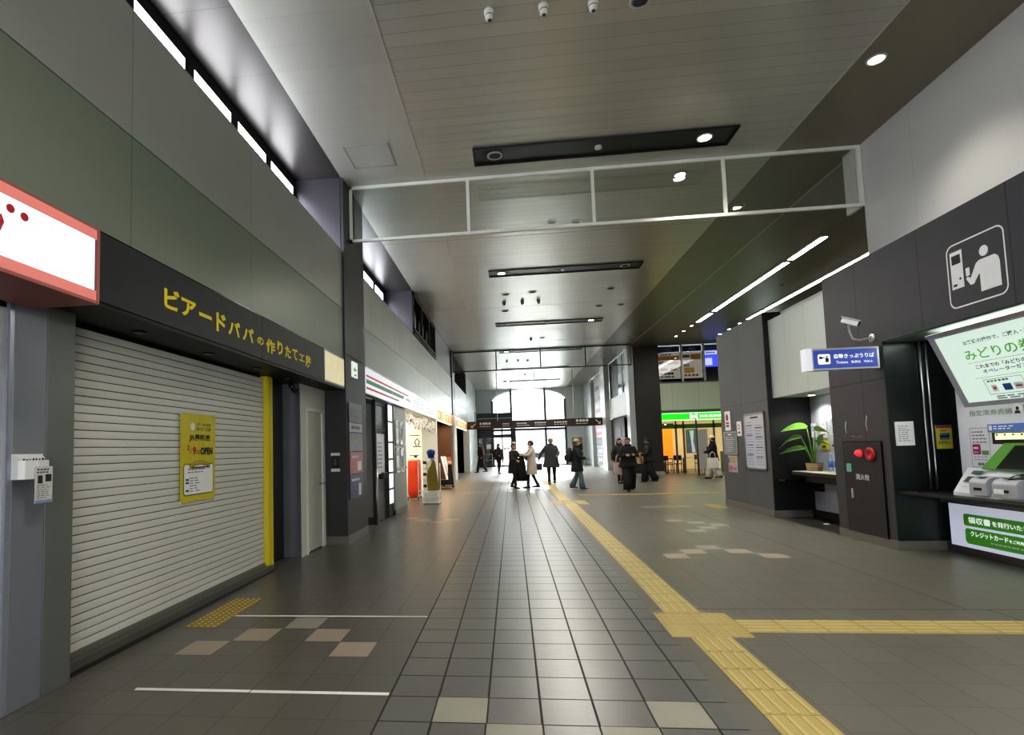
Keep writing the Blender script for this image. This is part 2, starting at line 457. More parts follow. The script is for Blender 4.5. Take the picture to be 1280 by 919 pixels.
tr = MB(); tr.box(-1.3, -1.28, -6, 43, CZ-.006, CZ); tr.box(4.36, 4.38, -6, 43, CZ-.006, CZ); tr.box(5.69, 5.71, 8.9, 43, CZ-.006, CZ)
struct('trim_1', tr, mat('seam_trim', '#c0bdb2', .35, metal=.4))
t = thing('ceiling_hatch', 'square access hatch in the ceiling near the left wall windows', 'hatch', (-2.05, 8.0, CZ))
hx = MB()
for a in ((-2.37, -1.7, 7.66, 7.675), (-2.37, -1.7, 8.3, 8.315), (-2.385, -2.37, 7.66, 8.315), (-1.7, -1.685, 7.66, 8.315)): hx.box(*a, CZ-.008, CZ)
hx.build('hatch_frame', mat('hatch_rim', '#8f8c84', .5), t)
bx(-2.365, -1.705, 7.68, 8.295, CZ-.003, CZ-.001).build('hatch_panel', c_left, t)

# ------------------------------------------------------------------ left wall
w_up = striped('wall_panel_upper', '#a8aaa4', '#7a7c77', 1, 1.83, .006, rough=.32, metal=.3, bump=.03, var=.05, off=1.73, nscale=.9)
w_gr = striped('wall_panel_green', '#838b7e', '#5c6359', 1, 1.83, .007, rough=.33, metal=.25, bump=.03, var=.05, off=1.73, nscale=.9)
w_up2 = striped('wall_panel_upper_far', '#b3b6b0', '#72746f', 1, 1.1, .012, rough=.33, metal=.35, bump=.05, var=.05, off=.4)
w_gr2 = striped('wall_panel_lower_far', '#aab0a9', '#868b85', 1, 2.2, .008, rough=.27, metal=.4, bump=.03, var=.06, off=.4)
dk = striped('dark_panel', '#3b3b3d', '#222224', 2, 2.9, .01, rough=.42, metal=.2, bump=.03, var=.06, off=.02)
recess = mat('recess_metal', '#4c494e', .3, metal=.4, var=.04)
wl = MB()
wl.box(-2.9, -2.7, -6, 8.55, 3.855, 4.84); wl.mi = 1; wl.box(-2.9, -2.7, -6, 8.55, 3.0, 3.845)
wl.mi = 2; wl.box(-2.9, -2.72, -6, 8.55, 3.84, 3.86); wl.box(-3.5, -2.71, -6, 8.55, 4.80, 4.838)
wl.mi = 0; wl.box(-3.52, -2.9, -6, 8.55, 4.78, 4.8)
# second and third bay above the shops
wl.mi = 3; wl.box(-2.9, -2.7, 9.75, 33.3, 3.845, 4.8); wl.mi = 4; wl.box(-2.9, -2.7, 9.75, 33.3, 3.08, 3.835)
wl.mi = 2; wl.box(-2.9, -2.72, 9.75, 33.3, 3.83, 3.85); wl.box(-3.6, -2.71, 9.75, 33.3, 4.76, 4.798)
wl.mi = 5   # recess walls
wl.box(-3.8, -2.72, 8.55, 9.75, 4.8, CZ)
wl.box(-3.8, -2.72, 15.16, 15.26, 4.8, CZ); wl.box(-3.8, -2.72, 19.7, 24.9, 4.8, CZ); wl.box(-3.8, -2.72, 33.3, 33.5, 4.8, CZ)
wl.box(-3.8, -3.5, 15.26, 19.7, 4.8, CZ); wl.box(-3.8, -3.5, 26, 33.3, 4.8, CZ)
struct('wall_left', wl, [w_up, w_gr, M['black'], w_up2, w_gr2, recess])
# clerestory windows
def clerestory(n, y0s, wdt, ya, yb):
    w = thing(f'window_{n}', None, None, (-3.5, (ya+yb)/2, 4.8), kind='structure')
    fr = MB(); fr.box(-3.62, -3.48, ya, yb, 5.94, CZ); fr.box(-3.62, -3.48, ya, yb, 4.8, 5.1)
    prev = ya
    for y in y0s+[None]:
        e = y if y is not None else yb
        fr.box(-3.62, -3.48, prev, e, 5.1, 5.94)
        if y is not None: prev = y+wdt
    fr.build('window_frame', M['darkframe'], w)
    for y in y0s: bx(-3.50, -3.484, y, y+wdt, 5.1, 5.94).build('pane', GL_FROST, w)
GL_FROST = mat('frosted_daylight_glass', '#f4f8ff', .3, em=5.5, emcol='#eef4ff', var=.02)  # panes glow by themselves, standing in for the sky behind them
clerestory(1, [-1.4+k*1.0 for k in range(10)], .82, -6, 8.55)
clerestory(2, [10.6, 11.7, 12.75, 13.88], .9, 9.75, 15.16)
# dark columns of the left wall
cb = mat('baseboard_metal', '#7a776f', .4, metal=.4)
colm = MB(); colm.box(-3.9, -2.67, 8.55, 9.75, 0, 3.1, .004, 1); colm.box(-3.9, -2.67, 8.55, 9.75, 3.11, 4.8); colm.box(-2.85, -2.67, 8.56, 9.75, 4.8, CZ)
colm.mi = 1; colm.box(-3.88, -2.68, 8.56, 9.74, 3.09, 3.12)
for zz in (.98, 1.72): colm.box(-3.88, -2.667, 8.548, 9.74, zz, zz+.004)
struct('trim_2', colm, [dk, M['black']])
bb = MB(); bb.box(-3.05, -2.66, 8.54, 9.76, 0, .13); bb.box(-2.67, -2.655, 9.76, 9.765, 0, .13)
struct('baseboard_left', bb, cb)
colp = mat('pale_column', '#a8a8a4', .3, metal=.3)
c2 = MB(); c2.box(-3.8, -2.63, 24.95, 26.05, 0, 3.05); c2.mi = 1; c2.box(-3.8, -2.66, 24.95, 26.05, 3.05, CZ)
struct('trim_3', c2, [mat('column_white', '#c9c9c6', .4), recess])
# white wall at the far end of the left side
wf = striped('far_white_wall', '#c3ccca', '#9aa29f', 1, 1.2, .01, rough=.25, metal=.1, bump=.03, var=.03, ax2=2, p2=1.2, w2=.01)
w3 = MB(); w3.box(-3.0, -2.7, 33.5, 43.2, 0, CZ); w3.box(-3.0, -2.58, 33.2, 33.6, 0, 3.0); w3.box(-3., -2.6, 40.3, 40.6, 0, 4.2)
struct('wall_left_far', w3, wf)
bw = MB(); bw.box(-3.9, -.6, -6.2, -6, 0, CZ); bw.box(3.6, 5.8, -6.2, -6, 0, CZ); bw.box(-.6, 3.6, -6.2, -6, 3.0, CZ)
struct('wall_back_blocker', bw, mat('blocker_grey', '#8b8c88', .5))  # unseen end wall added to hold back sky light from behind the camera
# light outer leaf behind the left side so no daylight leaks in
ol = MB(); ol.box(-5.3, -5.2, -6, 43.4, 0, 3.2); ol.box(-5.3, -3.9, -6, 43.4, 3.2, 3.3); ol.box(-3.9, -3.8, 8.55, 43.4, 3.2, 6.4); ol.box(-3.9, -3.62, -6, 8.55, 3.2, 5.1)
struct('wall_left_outer', ol, M['void'])

# black slatted grille with three round lamps at high level
t = thing('wall_grille', 'black framed high-level opening with round white lamps in the left wall', 'grille', (-2.75, 17.4, 4.82))
g = MB()
for zz in (4.82, 4.95, 5.98): g.box(-2.76, -2.69, 15.2, 19.75, zz, zz+.1)
for yy in (15.2, 16.7, 18.2, 19.65): g.box(-2.76, -2.69, yy, yy+.14, 4.82, CZ-.002)
g.build('grille_frame', M['black'], t)
bx(-3.48, -3.4, 15.3, 19.65, 4.83, CZ-.01).build('back_panel', M['void'], t)
for yy in (16.05, 17.5, 19.0):
    MB().lathe((-2.86, yy, 5.45), [(.02, -.06), (.3, -.04), (.34, 0), (.3, .04), (.02, .05)], 28, (1, 0, 0)).build('lamp_disc', mat('disc_lamp', '#d9dad6', .3, metal=.3), t)

# ------------------------------------------------------------------ white boxed-in door beside the shutter
wb = mat('white_door_wall', '#c2c1b6', .45, var=.03); ds = mat('grey_return', '#6a6b70', .35, metal=.3)
d = MB(); d.box(-3.9, -3.03, 7.53, 7.78, 0, 2.53); d.box(-3.9, -3.03, 8.44, 8.55, 0, 2.53); d.box(-3.9, -3.03, 7.78, 8.44, 2.13, 2.53)
d.mi = 1; d.box(-3.9, -3.04, 7.525, 7.53, 0, 2.53)
struct('wall_door_box', d, [wb, ds])
t = thing('door_1', None, None, (-3.05, 8.11, 0), kind='structure')
fr = MB(); fr.box(-3.06, -3.02, 7.72, 7.79, 0, 2.17); fr.box(-3.06, -3.02, 8.41, 8.5, 0, 2.17); fr.box(-3.06, -3.02, 7.79, 8.41, 2.12, 2.17)
fr.build('door_frame', mat('door_frame_white', '#d6d5cd', .4), t)
bx(-3.08, -3.045, 7.79, 8.41, .02, 2.12).build('door_leaf', mat('door_leaf', '#bab9ad', .45, var=.04), t)
h = MB(); h.lathe((-3.045, 8.33, 1.0), [(.022, 0), (.022, .012)], 16, (1, 0, 0)); h.sweep([(-3.03, 8.33, 1.0), (-2.99, 8.33, 1.0), (-2.985, 8.36, 1.0), (-2.985, 8.44, .995)], .009, 8)
h.lathe((-3.045, 8.33, 1.11), [(.018, 0), (.018, .01)], 16, (1, 0, 0)); h.build('door_handle', M['steel'], t)
bx(-3.045, -3.042, 7.86, 8.02, 1.44, 1.5).build('door_label', mat('door_label', '#b7b78f', .5), t)

# ------------------------------------------------------------------ closed shop with the shutter
t = thing('roller_shutter', 'closed pale grey roller shutter with horizontal slats below the black sign', 'shutter', (-3.15, 5.0, 0))
sh = MB(); z = .12
while z < 2.43:
    # slightly bowed slat, dark gap between
    P = [(-3.156, z), (-3.1515, z+.003), (-3.1505, z+.03), (-3.1515, z+.056), (-3.156, z+.0585)]
    for a, b in zip(P, P[1:]):
        sh.quad((a[0], 3.3, a[1]), (a[0], 6.6, a[1]), (b[0], 6.6, b[1]), (b[0], 3.3, b[1]))
    sh.mi = 1; sh.quad((-3.159, 3.3, z+.058), (-3.159, 6.6, z+.058), (-3.159, 6.6, z+.0634), (-3.159, 3.3, z+.0634)); sh.mi = 0
    z += .0634
sh.build('slat_curtain', [mat('shutter_slats', '#cdcdc3', .42, metal=.1, var=.04, scale=1.2), mat('shutter_gap', '#3a3a36', .7)], t)
bx(-3.165, -3.14, 3.3, 6.6, .085, .125).build('bottom_rail', mat('shutter_rail', '#77766f', .4, metal=.4), t)
bx(-3.17, -3.12, 3.36, 3.42, .085, 2.49).build('guide_rail', mat('guide_grey', '#5d5d57', .4, metal=.3), t)
sl = MB(); sl.box(-3.4, -3.06, 3.4, 6.66, 0, .085); sl.mi = 1; sl.box(-3.06, -3.045, 3.4, 6.66, 0, .03)
struct('trim_4', sl, [mat('sill_stone', '#57554b', .4, metal=.2, var=.1), M['darkframe']])
t = thing('yellow_post', 'bright yellow square post at the right end of the shutter', 'post', (-3.12, 6.7, 0))
bx(-3.2, -3.1, 6.605, 6.76, 0, 2.49, .004, 1).build('post_casing', M['yellow'], t)
bx(-3.101, -3.098, 6.67, 6.677, 0, 2.49).build('post_seam', mat('yellow_dark', '#958714', .5), t)
# reveal behind the post
rv = MB(); rv.box(-3.9, -3.3, 6.6, 7.53, 0, 3.0); rv.mi = 1; rv.box(-3.9, -3.2, 3.4, 6.62, 2.55, 3.0)
struct('wall_recess', rv, [M['black'], M['black']])
# grey metal pillars at the far left
pl = mat('pillar_grey', '#83868d', .35, metal=.35, var=.03); pl2 = mat('pillar_grey_green', '#6f726e', .38, metal=.3, var=.03)
p = MB(); p.box(-3.35, -3.0, 2.955, 3.19, 0, 2.5, .003, 1); p.mi = 1; p.box(-3.35, -3.0, 3.194, 3.42, 0, 2.53, .003, 1)
p.mi = 2; p.box(-3.3, -3.005, 3.188, 3.196, 0, 2.5); p.mi = 3; p.box(-3.05, -2.998, 2.915, 2.957, 0, 2.5, .006, 2)
struct('trim_5', p, [pl, pl2, M['black'], mat('bright_edge', '#a4a9b4', .25, metal=.6)])
t = thing('window_3', None, None, (-3.1, 1.5, 0), kind='structure')
g = MB(); g.box(-3.1, -3.02, 1.3, 1.38, 0, 2.5); g.box(-3.1, -3.02, -.5, 2.915, 2.42, 2.5); g.box(-3.1, -3.02, -.5, 2.915, 0, .1)
g.box(-3.1, -3.02, 2.87, 2.915, 0, 2.5); g.build('window_frame', M['alu'], t)
bx(-3.07, -3.06, -.5, 2.87, .1, 2.42).build('pane', glass('shop_glass', (.35, .37, .38), .3), t)

# black fascia sign
t = thing('shop_fascia_sign', 'long black fascia with yellow Japanese lettering above the shutter', 'sign', (-2.8, 5.3, 2.53))
fsm = mat('fascia_black', '#2a2c2d', .5, var=.06)
fs = MB(); fs.box(-2.76, -2.68, 3.03, 5.595, 2.53, 3.0, .002, 1); fs.box(-2.76, -2.68, 5.603, 7.58, 2.53, 3.0, .002, 1)
fs.build('fascia_board', fsm, t)
bx(-3.4, -2.69, 3.03, 8.54, 2.5, 2.528).build('soffit', mat('soffit_dark', '#101010', .5), t)
bx(-2.75, -2.685, 3.03, 7.58, 3.0, 3.012).build('cap_strip', M['blackgloss'], t)
for y in (4.0, 5.0, 6.0, 6.9):
    MB().lathe((-2.95, y, 2.5), [(.055, 0), (.055, -.012), (.04, -.012)], 20).build('downlight', M['blackgloss'], t)
yt = mat('yellow_lettering', '#cdbb18', .5, em=.12)
def ft(s, y, z, w, h, b=.035): text(s, t, yt, (-2.676, y, z), RIGHT['L'], UPV, w, h, b)
ft('ビ', 3.905, 2.665, .2, .17); ft('ア', 4.13, 2.66, .21, .15); ft('ー', 4.385, 2.715, .2, .035); ft('ド', 4.66, 2.64, .17, .18)
ft('パ', 4.87, 2.655, .23, .15); ft('パ', 5.15, 2.655, .24, .15)
ft('の', 5.47, 2.675, .15, .085); ft('作', 5.68, 2.625, .23, .16); ft('り', 5.97, 2.65, .15, .16); ft('た', 6.19, 2.65, .17, .15); ft('て', 6.4, 2.66, .17, .14)
ft('工', 6.62, 2.68, .18, .09); ft('房', 6.83, 2.63, .19, .17)
t = thing('lightbox_sign', 'blank cream illuminated box beside the black fascia end', 'sign', (-2.72, 8.1, 2.53))
bx(-2.78, -2.69, 7.59, 8.545, 2.53, 3.02, .004, 1).build('box_frame', M['alu'], t)
bx(-2.692, -2.684, 7.62, 8.52, 2.56, 2.99).build('lit_face', mat('cream_face', '#cfc7a0', .4, em=.35, emcol='#e8dfb4', var=.06, scale=6), t)
t = thing('ceiling_spotlight', 'small black spotlight hanging under the fascia near the yellow post', 'spotlight', (-3.0, 7.15, 2.35))
s = MB(); s.sweep([(-3., 7.15, 2.5), (-3., 7.15, 2.42)], .012, 8); s.build('stem', M['black'], t)
MB().sweep([(-3.0, 7.1, 2.43), (-2.98, 7.22, 2.36)], [.035, .045], 14).build('lamp_head', M['black'], t)

# pink framed shop sign
t = thing('pink_shop_sign', 'illuminated white shop sign with a pink border at the upper left', 'sign', (-2.6, 1.5, 2.44))
pk = mat('sign_pink', '#d98078', .4, em=.22, var=.03); pkd = mat('sign_pink_frame', '#a8665e', .35, metal=.3)
fr = MB(); fr.box(-2.95, -2.5, -.5, 3.02, 2.435, 2.455); fr.box(-2.95, -2.5, -.5, 3.02, 2.895, 2.91); fr.box(-2.53, -2.495, 3.0, 3.02, 2.44, 2.905); fr.box(-2.95, -2.9, -.5, 3.02, 2.45, 2.9); fr.box(-2.9, -2.5, -.5, -.48, 2.45, 2.9); fr.box(-2.9, -2.53, 3.0, 3.02, 2.45, 2.9)
fr.build('sign_case', pkd, t)
b_ = MB(); b_.box(-2.51, -2.5, -.48, 3.0, 2.835, 2.895); b_.box(-2.51, -2.5, -.48, 3.0, 2.455, 2.515); b_.build('pink_border', pk, t)
bx(-2.51, -2.501, -.48, 2.985, 2.515, 2.835).build('white_face', mat('sign_white_lit', '#d8d8e2', .4, em=.45, emcol='#f2f2ff', var=.02, scale=4), t)
dm = mat('sign_red', '#b5242c', .4)
dd = MB()
for yy, zz, rr in ((2.42, 2.775, .022), (2.50, 2.765, .022)): dd.lathe((-2.5, yy, zz), [(rr, 0), (rr, .004)], 20, (1, 0, 0))
dd.sweep([(-2.498, 2.36, 2.72), (-2.498, 2.375, 2.69), (-2.498, 2.36, 2.65), (-2.498, 2.31, 2.62)], .014, 8, flat=.3, up=(1, 0, 0))
dd.build('lettering', dm, t)
bx(-3.3, -2.95, -.5, 3.02, 2.47, 2.55).build('underside_panel', mat('under_grey', '#8c8c8c', .3, metal=.4), t)

# poster on the shutter
t = thing('opening_poster', 'yellow vertical opening poster taped to the shutter', 'poster', (-3.14, 5.12, 1.04))
o = Vector((-3.138, 4.82, 1.045)); R_ = RIGHT['L']; U_ = UPV
def at(y, z, dx=0): return o + R_*y + U_*z + Vector((dx, 0, 0))
sheet = MB(); n = 10
for i in range(n):
    for j in range(14):
        def q(a, b): return at(a*.61/n, b*.865/14, .004+.003*math.sin(a*1.7+b*.9)*math.sin(b*.8))
        f_ = sheet.quad(q(i, j), q(i+1, j), q(i+1, j+1), q(i, j+1))
sheet.build('poster_sheet', mat('poster_yellow', '#c9bb22', .3, var=.05, scale=5), t)
wp = MB(); poly(wp, rrect(at(.06, .07, .009), R_, U_, .5, .29, .03)); wp.build('white_panel', M['paper'], t)
ol_ = MB(); ringstrip(ol_, rrect(at(.052, .062, .0085), R_, U_, .516, .306, .036), rrect(at(.06, .07, .0085), R_, U_, .5, .29, .03)); ol_.build('panel_outline', M['ink'], t)
text('JR灘駅店', t, M['ink'], at(.14, .585, .009), R_, U_, .37, .075, .02)
text('2', t, M['inkred'], at(.11, .50, .009), R_, U_, .04, .05, .03)
text('/', t, M['inkred'], at(.16, .465, .009), R_, U_, .025, .06, .01)
text('9', t, M['inkred'], at(.2, .455, .009), R_, U_, .06, .08, .04)
text('日', t, M['inkred'], at(.275, .46, .009), R_, U_, .04, .04, .02)
text('OPEN', t, M['ink'], at(.335, .455, .009), R_, U_, .22, .075, .05)
text('ビアードパパの', t, M['ink'], at(.27, .745, .009), R_, U_, .25, .03, .02); text('作りたて工房', t, M['ink'], at(.27, .695, .009), R_, U_, .25, .035, .02)
MB().lathe(at(.2, .735, .006), [(.038, 0), (.038, .003)], 20, (1, 0, 0)).build('round_emblem', M['white'], t)
rb = MB(); rb.sweep([at(.15, .335, .01), at(.22, .365, .01), at(.33, .378, .01), at(.44, .365, .01), at(.5, .335, .01)], .022, 6, flat=.1, up=(1, 0, 0)); rb.build('ribbon', mat('ribbon_gold', '#a8961c', .5), t)
pr = MB(); printlines(pr, at(.12, .27, .0105), R_, U_, .38, .06, 2, .4, 5); printlines(pr, at(.15, .09, .0105), R_, U_, .2, .15, 6, .35, 2); 
pr.mi = 1
for zz in (.205, .175, .1): rect(pr, at(.085, zz, .0105), R_, U_, .05, .018)
rect(pr, at(.17, .325, .021), R_, U_, .28, .012)
pr.build('small_print', [M['inkgrey'], M['ink']], t)
for y, z in ((0, 0), (.6, 0), (0, .86), (.6, .86)): bx(-3.137, -3.124, 4.82+y-.015, 4.82+y+.015, 1.045+z-.012, 1.045+z+.012).build('tape', mat('tape_clear', '#d8d8d0', .2), t)

# leaflet holder on the pillar
t = thing('leaflet_holder', 'white leaflet holder with newsletters fixed to the grey pillar', 'leaflet holder', (-2.97, 3.06, 1.24))
hh = MB(); hh.box(-3.0, -2.992, 2.95, 3.165, 1.38, 1.53)
prof = [(2.95, -3.0), (2.952, -2.955), (2.975, -2.93), (3.06, -2.92), (3.145, -2.93), (3.163, -2.955), (3.165, -3.0)]
for a, b in zip(prof, prof[1:]): hh.quad((a[1], a[0], 1.375), (b[1], b[0], 1.375), (b[1], b[0], 1.49), (a[1], a[0], 1.49))
hh.build('holder_case', M['whiteplastic'], t)
pp = MB()
for k in range(5): pp.box(-2.99+k*.009, -2.988+k*.009, 2.965, 3.15, 1.4, 1.525-k*.006)
pp.build('leaflet', M['paper'], t)
pr = MB(); 
for k in range(8): rect(pr, (-2.9455, 2.975+k*.022, 1.487), (0, 1, 0), (0, 0, 1), random.uniform(.008, .018), random.uniform(.01, .02))
pr.build('leaflet_print', M['ink'], t)
t = thing('newsletter', 'printed newsletter sheet hanging from the front of the leaflet holder', 'newsletter', (-2.915, 3.09, 1.225))
bx(-2.917, -2.913, 3.03, 3.155, 1.225, 1.45).build('sheet', mat('newsprint', '#c9c6bf', .7, var=.08, scale=30), t)
pr = MB(); printlines(pr, (-2.911, 3.04, 1.25), (0, 1, 0), (0, 0, 1), .1, .09, 7, .35, 3); pr.mi = 1
rect(pr, (-2.911, 3.045, 1.345), (0, 1, 0), (0, 0, 1), .035, .05); rect(pr, (-2.911, 3.1, 1.355), (0, 1, 0), (0, 0, 1), .045, .045); printlines(pr, (-2.911, 3.04, 1.405), (0, 1, 0), (0, 0, 1), .1, .035, 2, .5, 4)
pr.mi = 2; rect(pr, (-2.911, 3.03, 1.225), (0, 1, 0), (0, 0, 1), .125, .018)
pr.build('print', [M['inkgrey'], M['ink'], mat('band_blue', '#7f93b5', .6)], t)

# ------------------------------------------------------------------ signs on the dark column
XL = -2.662
t = thing('exit_sign', 'small green and white exit sign high on the dark column', 'sign', (XL, 9.03, 2.76))
bx(-2.67, -2.65, 8.88, 9.19, 2.765, 3.03).build('sign_plate', mat('exit_white', '#d8e4d8', .4, em=.5), t)
e = MB(); e.quad((-2.648, 8.93, 2.9), (-2.648, 9.03, 2.85), (-2.648, 9.03, 2.95), (-2.648, 8.93, 2.9)); rect(e, (-2.648, 9.03, 2.885), (0, 1, 0), UPV, .1, .03); rect(e, (-2.648, 8.97, 2.79), (0, 1, 0), UPV, .14, .03)
e.build('arrow', mat('exit_green', '#2f9a5c', .4), t)
def board(name, label, cat, o, r, w, h, mface, mframe=None, fr=.0, nrm=None, group=None):
    """flat board: o lower-left, r right, thickness towards the viewer"""
    r = Vector(r); nn = r.cross(UPV); o = Vector(o)
    t = thing(name, label, cat, o + r*w/2, group)
    b = MB(); b.obox(o + r*w/2 + UPV*h/2 + nn*.006, r, nn, UPV, w/2, .006, h/2); b.build('face', mface, t)
    if mframe:
        f = MB()
        for a, c, hw, hh_ in ((w/2, fr/2, w/2, fr/2), (w/2, h-fr/2, w/2, fr/2), (fr/2, h/2, fr/2, h/2), (w-fr/2, h/2, fr/2, h/2)):
            f.obox(o + r*a + UPV*c + nn*.012, r, nn, UPV, hw, .012, hh_)
        f.build('frame', mframe, t)
    def P(a, c, d=.015): return o + r*a + UPV*c + nn*d
    return t, P, r
Ry = (0, 1, 0)
t, P, r = board('guide_panel', 'grey directory panel, topmost on the dark column', 'sign', (XL, 8.66, 1.98), Ry, .76, .33, mat('dir_grey', '#66696e', .35))
m_ = MB(); printlines(m_, P(.2, .05), r, UPV, .5, .2, 2, .4, 3); rect(m_, P(.06, .08), r, UPV, .08, .16); m_.build('small_print', M['inkgrey'], t)
t, P, r = board('guide_panel', 'pale grey strip panel second from top on the dark column', 'sign', (XL, 8.66, 1.82), Ry, .76, .15, mat('dir_pale', '#a6a8a8', .4))
m_ = MB(); printlines(m_, P(.1, .03), r, UPV, .55, .09, 1, .6, 6); m_.build('small_print', M['inkgrey'], t)
t, P, r = board('guide_panel', 'grey panel with yellow lettering in the middle of the dark column', 'sign', (XL, 8.66, 1.50), Ry, .76, .3, mat('dir_mid', '#7b7e84', .35))
m_ = MB(); printlines(m_, P(.15, .14), r, UPV, .45, .06, 1, .7, 5); m_.build('small_print', mat('ink_yellow', '#b8a23a', .5), t)
t, P, r = board('guide_panel', 'red information panel on the dark column', 'sign', (XL, 8.66, 1.12), Ry, .77, .36, mat('dir_red', '#a9565a', .35))
m_ = MB(); printlines(m_, P(.1, .25), r, UPV, .5, .06, 1, .7, 5); rect(m_, P(.42, .04), r, UPV, .24, .16); m_.build('small_print', M['paper'], t)
t, P, r = board('guide_panel', 'dark blue information panel lowest on the dark column', 'sign', (XL, 8.66, .70), Ry, .77, .40, mat('dir_blue', '#45486a', .35))
m_ = MB(); printlines(m_, P(.08, .29), r, UPV, .5, .05, 1, .7, 5); rect(m_, P(.46, .04), r, UPV, .16, .2); m_.build('small_print', M['paper'], t)
t = thing('wall_device', 'small black intercom with white labels above and below on the dark column side', 'intercom', (-2.86, 8.53, 1.17))
bx(-2.92, -2.80, 8.52, 8.548, 1.23, 1.42, .006).build('device_body', M['blackgloss'], t)
q_ = MB(); q_.box(-2.935, -2.785, 8.542, 8.549, 1.43, 1.475); q_.box(-2.935, -2.785, 8.542, 8.549, 1.17, 1.22); q_.build('label_plate', M['whiteplastic'], t)
bx(-2.885, -2.835, 8.515, 8.522, 1.28, 1.38).build('screen', mat('screen_grey', '#3d4245', .15), t)

# ------------------------------------------------------------------ convenience shop front (left side, beyond the column)
t = thing('shop_stripe_sign', 'white illuminated sign with red and green stripes above the convenience shop', 'sign', (-2.68, 14.6, 2.57))
sb = MB(); 
for a, b in ((9.77, 12.0), (12.03, 14.28), (14.31, 16.8), (16.83, 19.5)): sb.box(-2.78, -2.66, a, b, 2.57, 3.06)
sb.build('light_panel', mat('lit_white', '#d4d4d8', .35, em=.38, emcol='#f0f0f8', var=.01), t)
def stripe(z0, z1, y1, m):
    for a, b in ((9.78, 11.99), (12.04, min(y1, 14.27))):
        pass
    s = MB(); s.prism([(-2.658, 9.78, z0), (-2.658, 12., z0), (-2.658, 12., z1), (-2.658, 9.78, z1)], (.003, 0, 0)); s.prism([(-2.658, 12.03, z0), (-2.658, y1-.12, z0), (-2.658, y1+.1, z1), (-2.658, 12.03, z1)], (.003, 0, 0)); s.build('stripe', m, t)
stripe(2.885, 2.925, 13.9, mat('stripe_red', '#b8404c', .4, em=.25)); stripe(2.76, 2.84, 13.3, mat('stripe_green', '#2f7f5c', .4, em=.25)); stripe(2.655, 2.695, 12.7, mat('stripe_crimson', '#a23a52', .4, em=.25))
s_ = MB(); s_.prism([(-2.658, 13.5, 2.77), (-2.658, 14.2, 2.75), (-2.658, 14.2, 2.79), (-2.658, 13.8, 2.84)], (.003, 0, 0)); printlines(s_, (-2.655, 14.6, 2.66), (0, 1, 0), UPV, 1.1, .25, 3, .35, 2); printlines(s_, (-2.655, 15.8, 2.66), (0, 1, 0), UPV, .8, .25, 2, .3, 2); printlines(s_, (-2.655, 17.1, 2.64), (0, 1, 0), UPV, 1.6, .3, 3, .35, 3)
s_.build('small_print', mat('pale_green_print', '#9db8b4', .5), t)
cp_ = MB(); cp_.box(-2.8, -2.65, 9.76, 19.55, 3.06, 3.08); cp_.box(-2.8, -2.65, 9.76, 19.55, 2.555, 2.57); cp_.build('sign_frame', M['alu'], t)
# shell of the shop interior
si = MB(); si.box(-5.2, -5.1, 9.8, 19.6, 0, 2.57); si.box(-5.2, -2.9, 9.8, 19.6, 2.57, 2.6); si.box(-4.9, -2.85, 13.62, 13.72, 0, 2.55); si.mi = 1; si.box(-5.1, -2.8, 19.5, 19.62, 0, 2.57); si.box(-5.15, -2.78, 9.78, 9.86, 0, 2.57)
si.mi = 1; si.box(-5.2, -2.8, 12.0, 12.1, 0, 2.57)
struct('wall_shop', si, [mat('cream_wall', '#d9d0aa', .5), M['white']])
t = thing('shop_display_wall', 'white shop partition with black emblem and shelves of small goods', 'display', (-3.6, 18.4, 0))
bx(-5.1, -2.9, 17.3, 17.38, 0, 2.5).build('panel', mat('cream_white_lit', '#ece6d4', .5, em=.15), t)
m_ = MB()
for k in range(7): rect(m_, (-4.0+.14*k, 17.29, .9+.17*(k % 4)), (1, 0, 0), UPV, .1, .06)
m_.sweep([(-3.08, 17.29, 1.62), (-3.13, 17.29, 1.75), (-3.05, 17.29, 1.86), (-2.97, 17.29, 1.75), (-3.02, 17.29, 1.62)], .014, 6); rect(m_, (-3.2, 17.29, 1.58), (1, 0, 0), UPV, .28, .025); rect(m_, (-3.3, 17.29, 1.95), (1, 0, 0), UPV, .34, .02); rect(m_, (-3.3, 17.29, 1.3), (1, 0, 0), UPV, .3, .02)
m_.build('emblem', M['ink'], t)
bx(-2.95, -2.7, 19.3, 19.6, 0, 2.55).build('end_post', M['white'], t)
# black framed door
t = thing('door_2', None, None, (-2.8, 10.9, 0), kind='structure')
f_ = MB(); f_.box(-2.86, -2.78, 10.88, 10.95, 0, 2.56); f_.box(-2.86, -2.78, 11.74, 11.82, 0, 2.56); f_.box(-2.86, -2.78, 10.95, 11.74, 2.46, 2.56); f_.box(-2.86, -2.78, 10.95, 11.74, 1.92, 1.99)
f_.build('door_frame', M['darkframe'], t)
bx(-2.83, -2.81, 10.95, 11.74, 1.0, 1.92).build('pane', mat('door_pane_grey', '#6f7375', .12, metal=.4), t); bx(-2.83, -2.81, 10.95, 11.74, 1.99, 2.46).build('transom_pane', mat('door_pane_grey', '#6f7375'), t)
bx(-2.84, -2.80, 10.95, 11.74, .02, 1.0).build('door_panel', mat('door_steel_dark', '#4a4c4d', .25, metal=.7), t)
bx(-2.8, -2.74, 11.35, 11.75, .88, 1.02, .01).build('door_handle', M['black'], t)
t, P, r = board('door_notice', 'crumpled white printed notice on the black framed door', 'notice', (-2.808, 11.0, 1.0), Ry, .7, .85, mat('crumple', '#c9ccce', .3, var=.25, scale=5, bump=.6, bscale=8))
m_ = MB(); printlines(m_, P(.06, .1), r, UPV, .5, .6, 7, .3, 3); m_.build('small_print', M['inkgrey'], t)
t = thing('steel_bollard', 'thin steel rail post standing in front of the dark doorway', 'post', (-2.76, 10.4, 0))
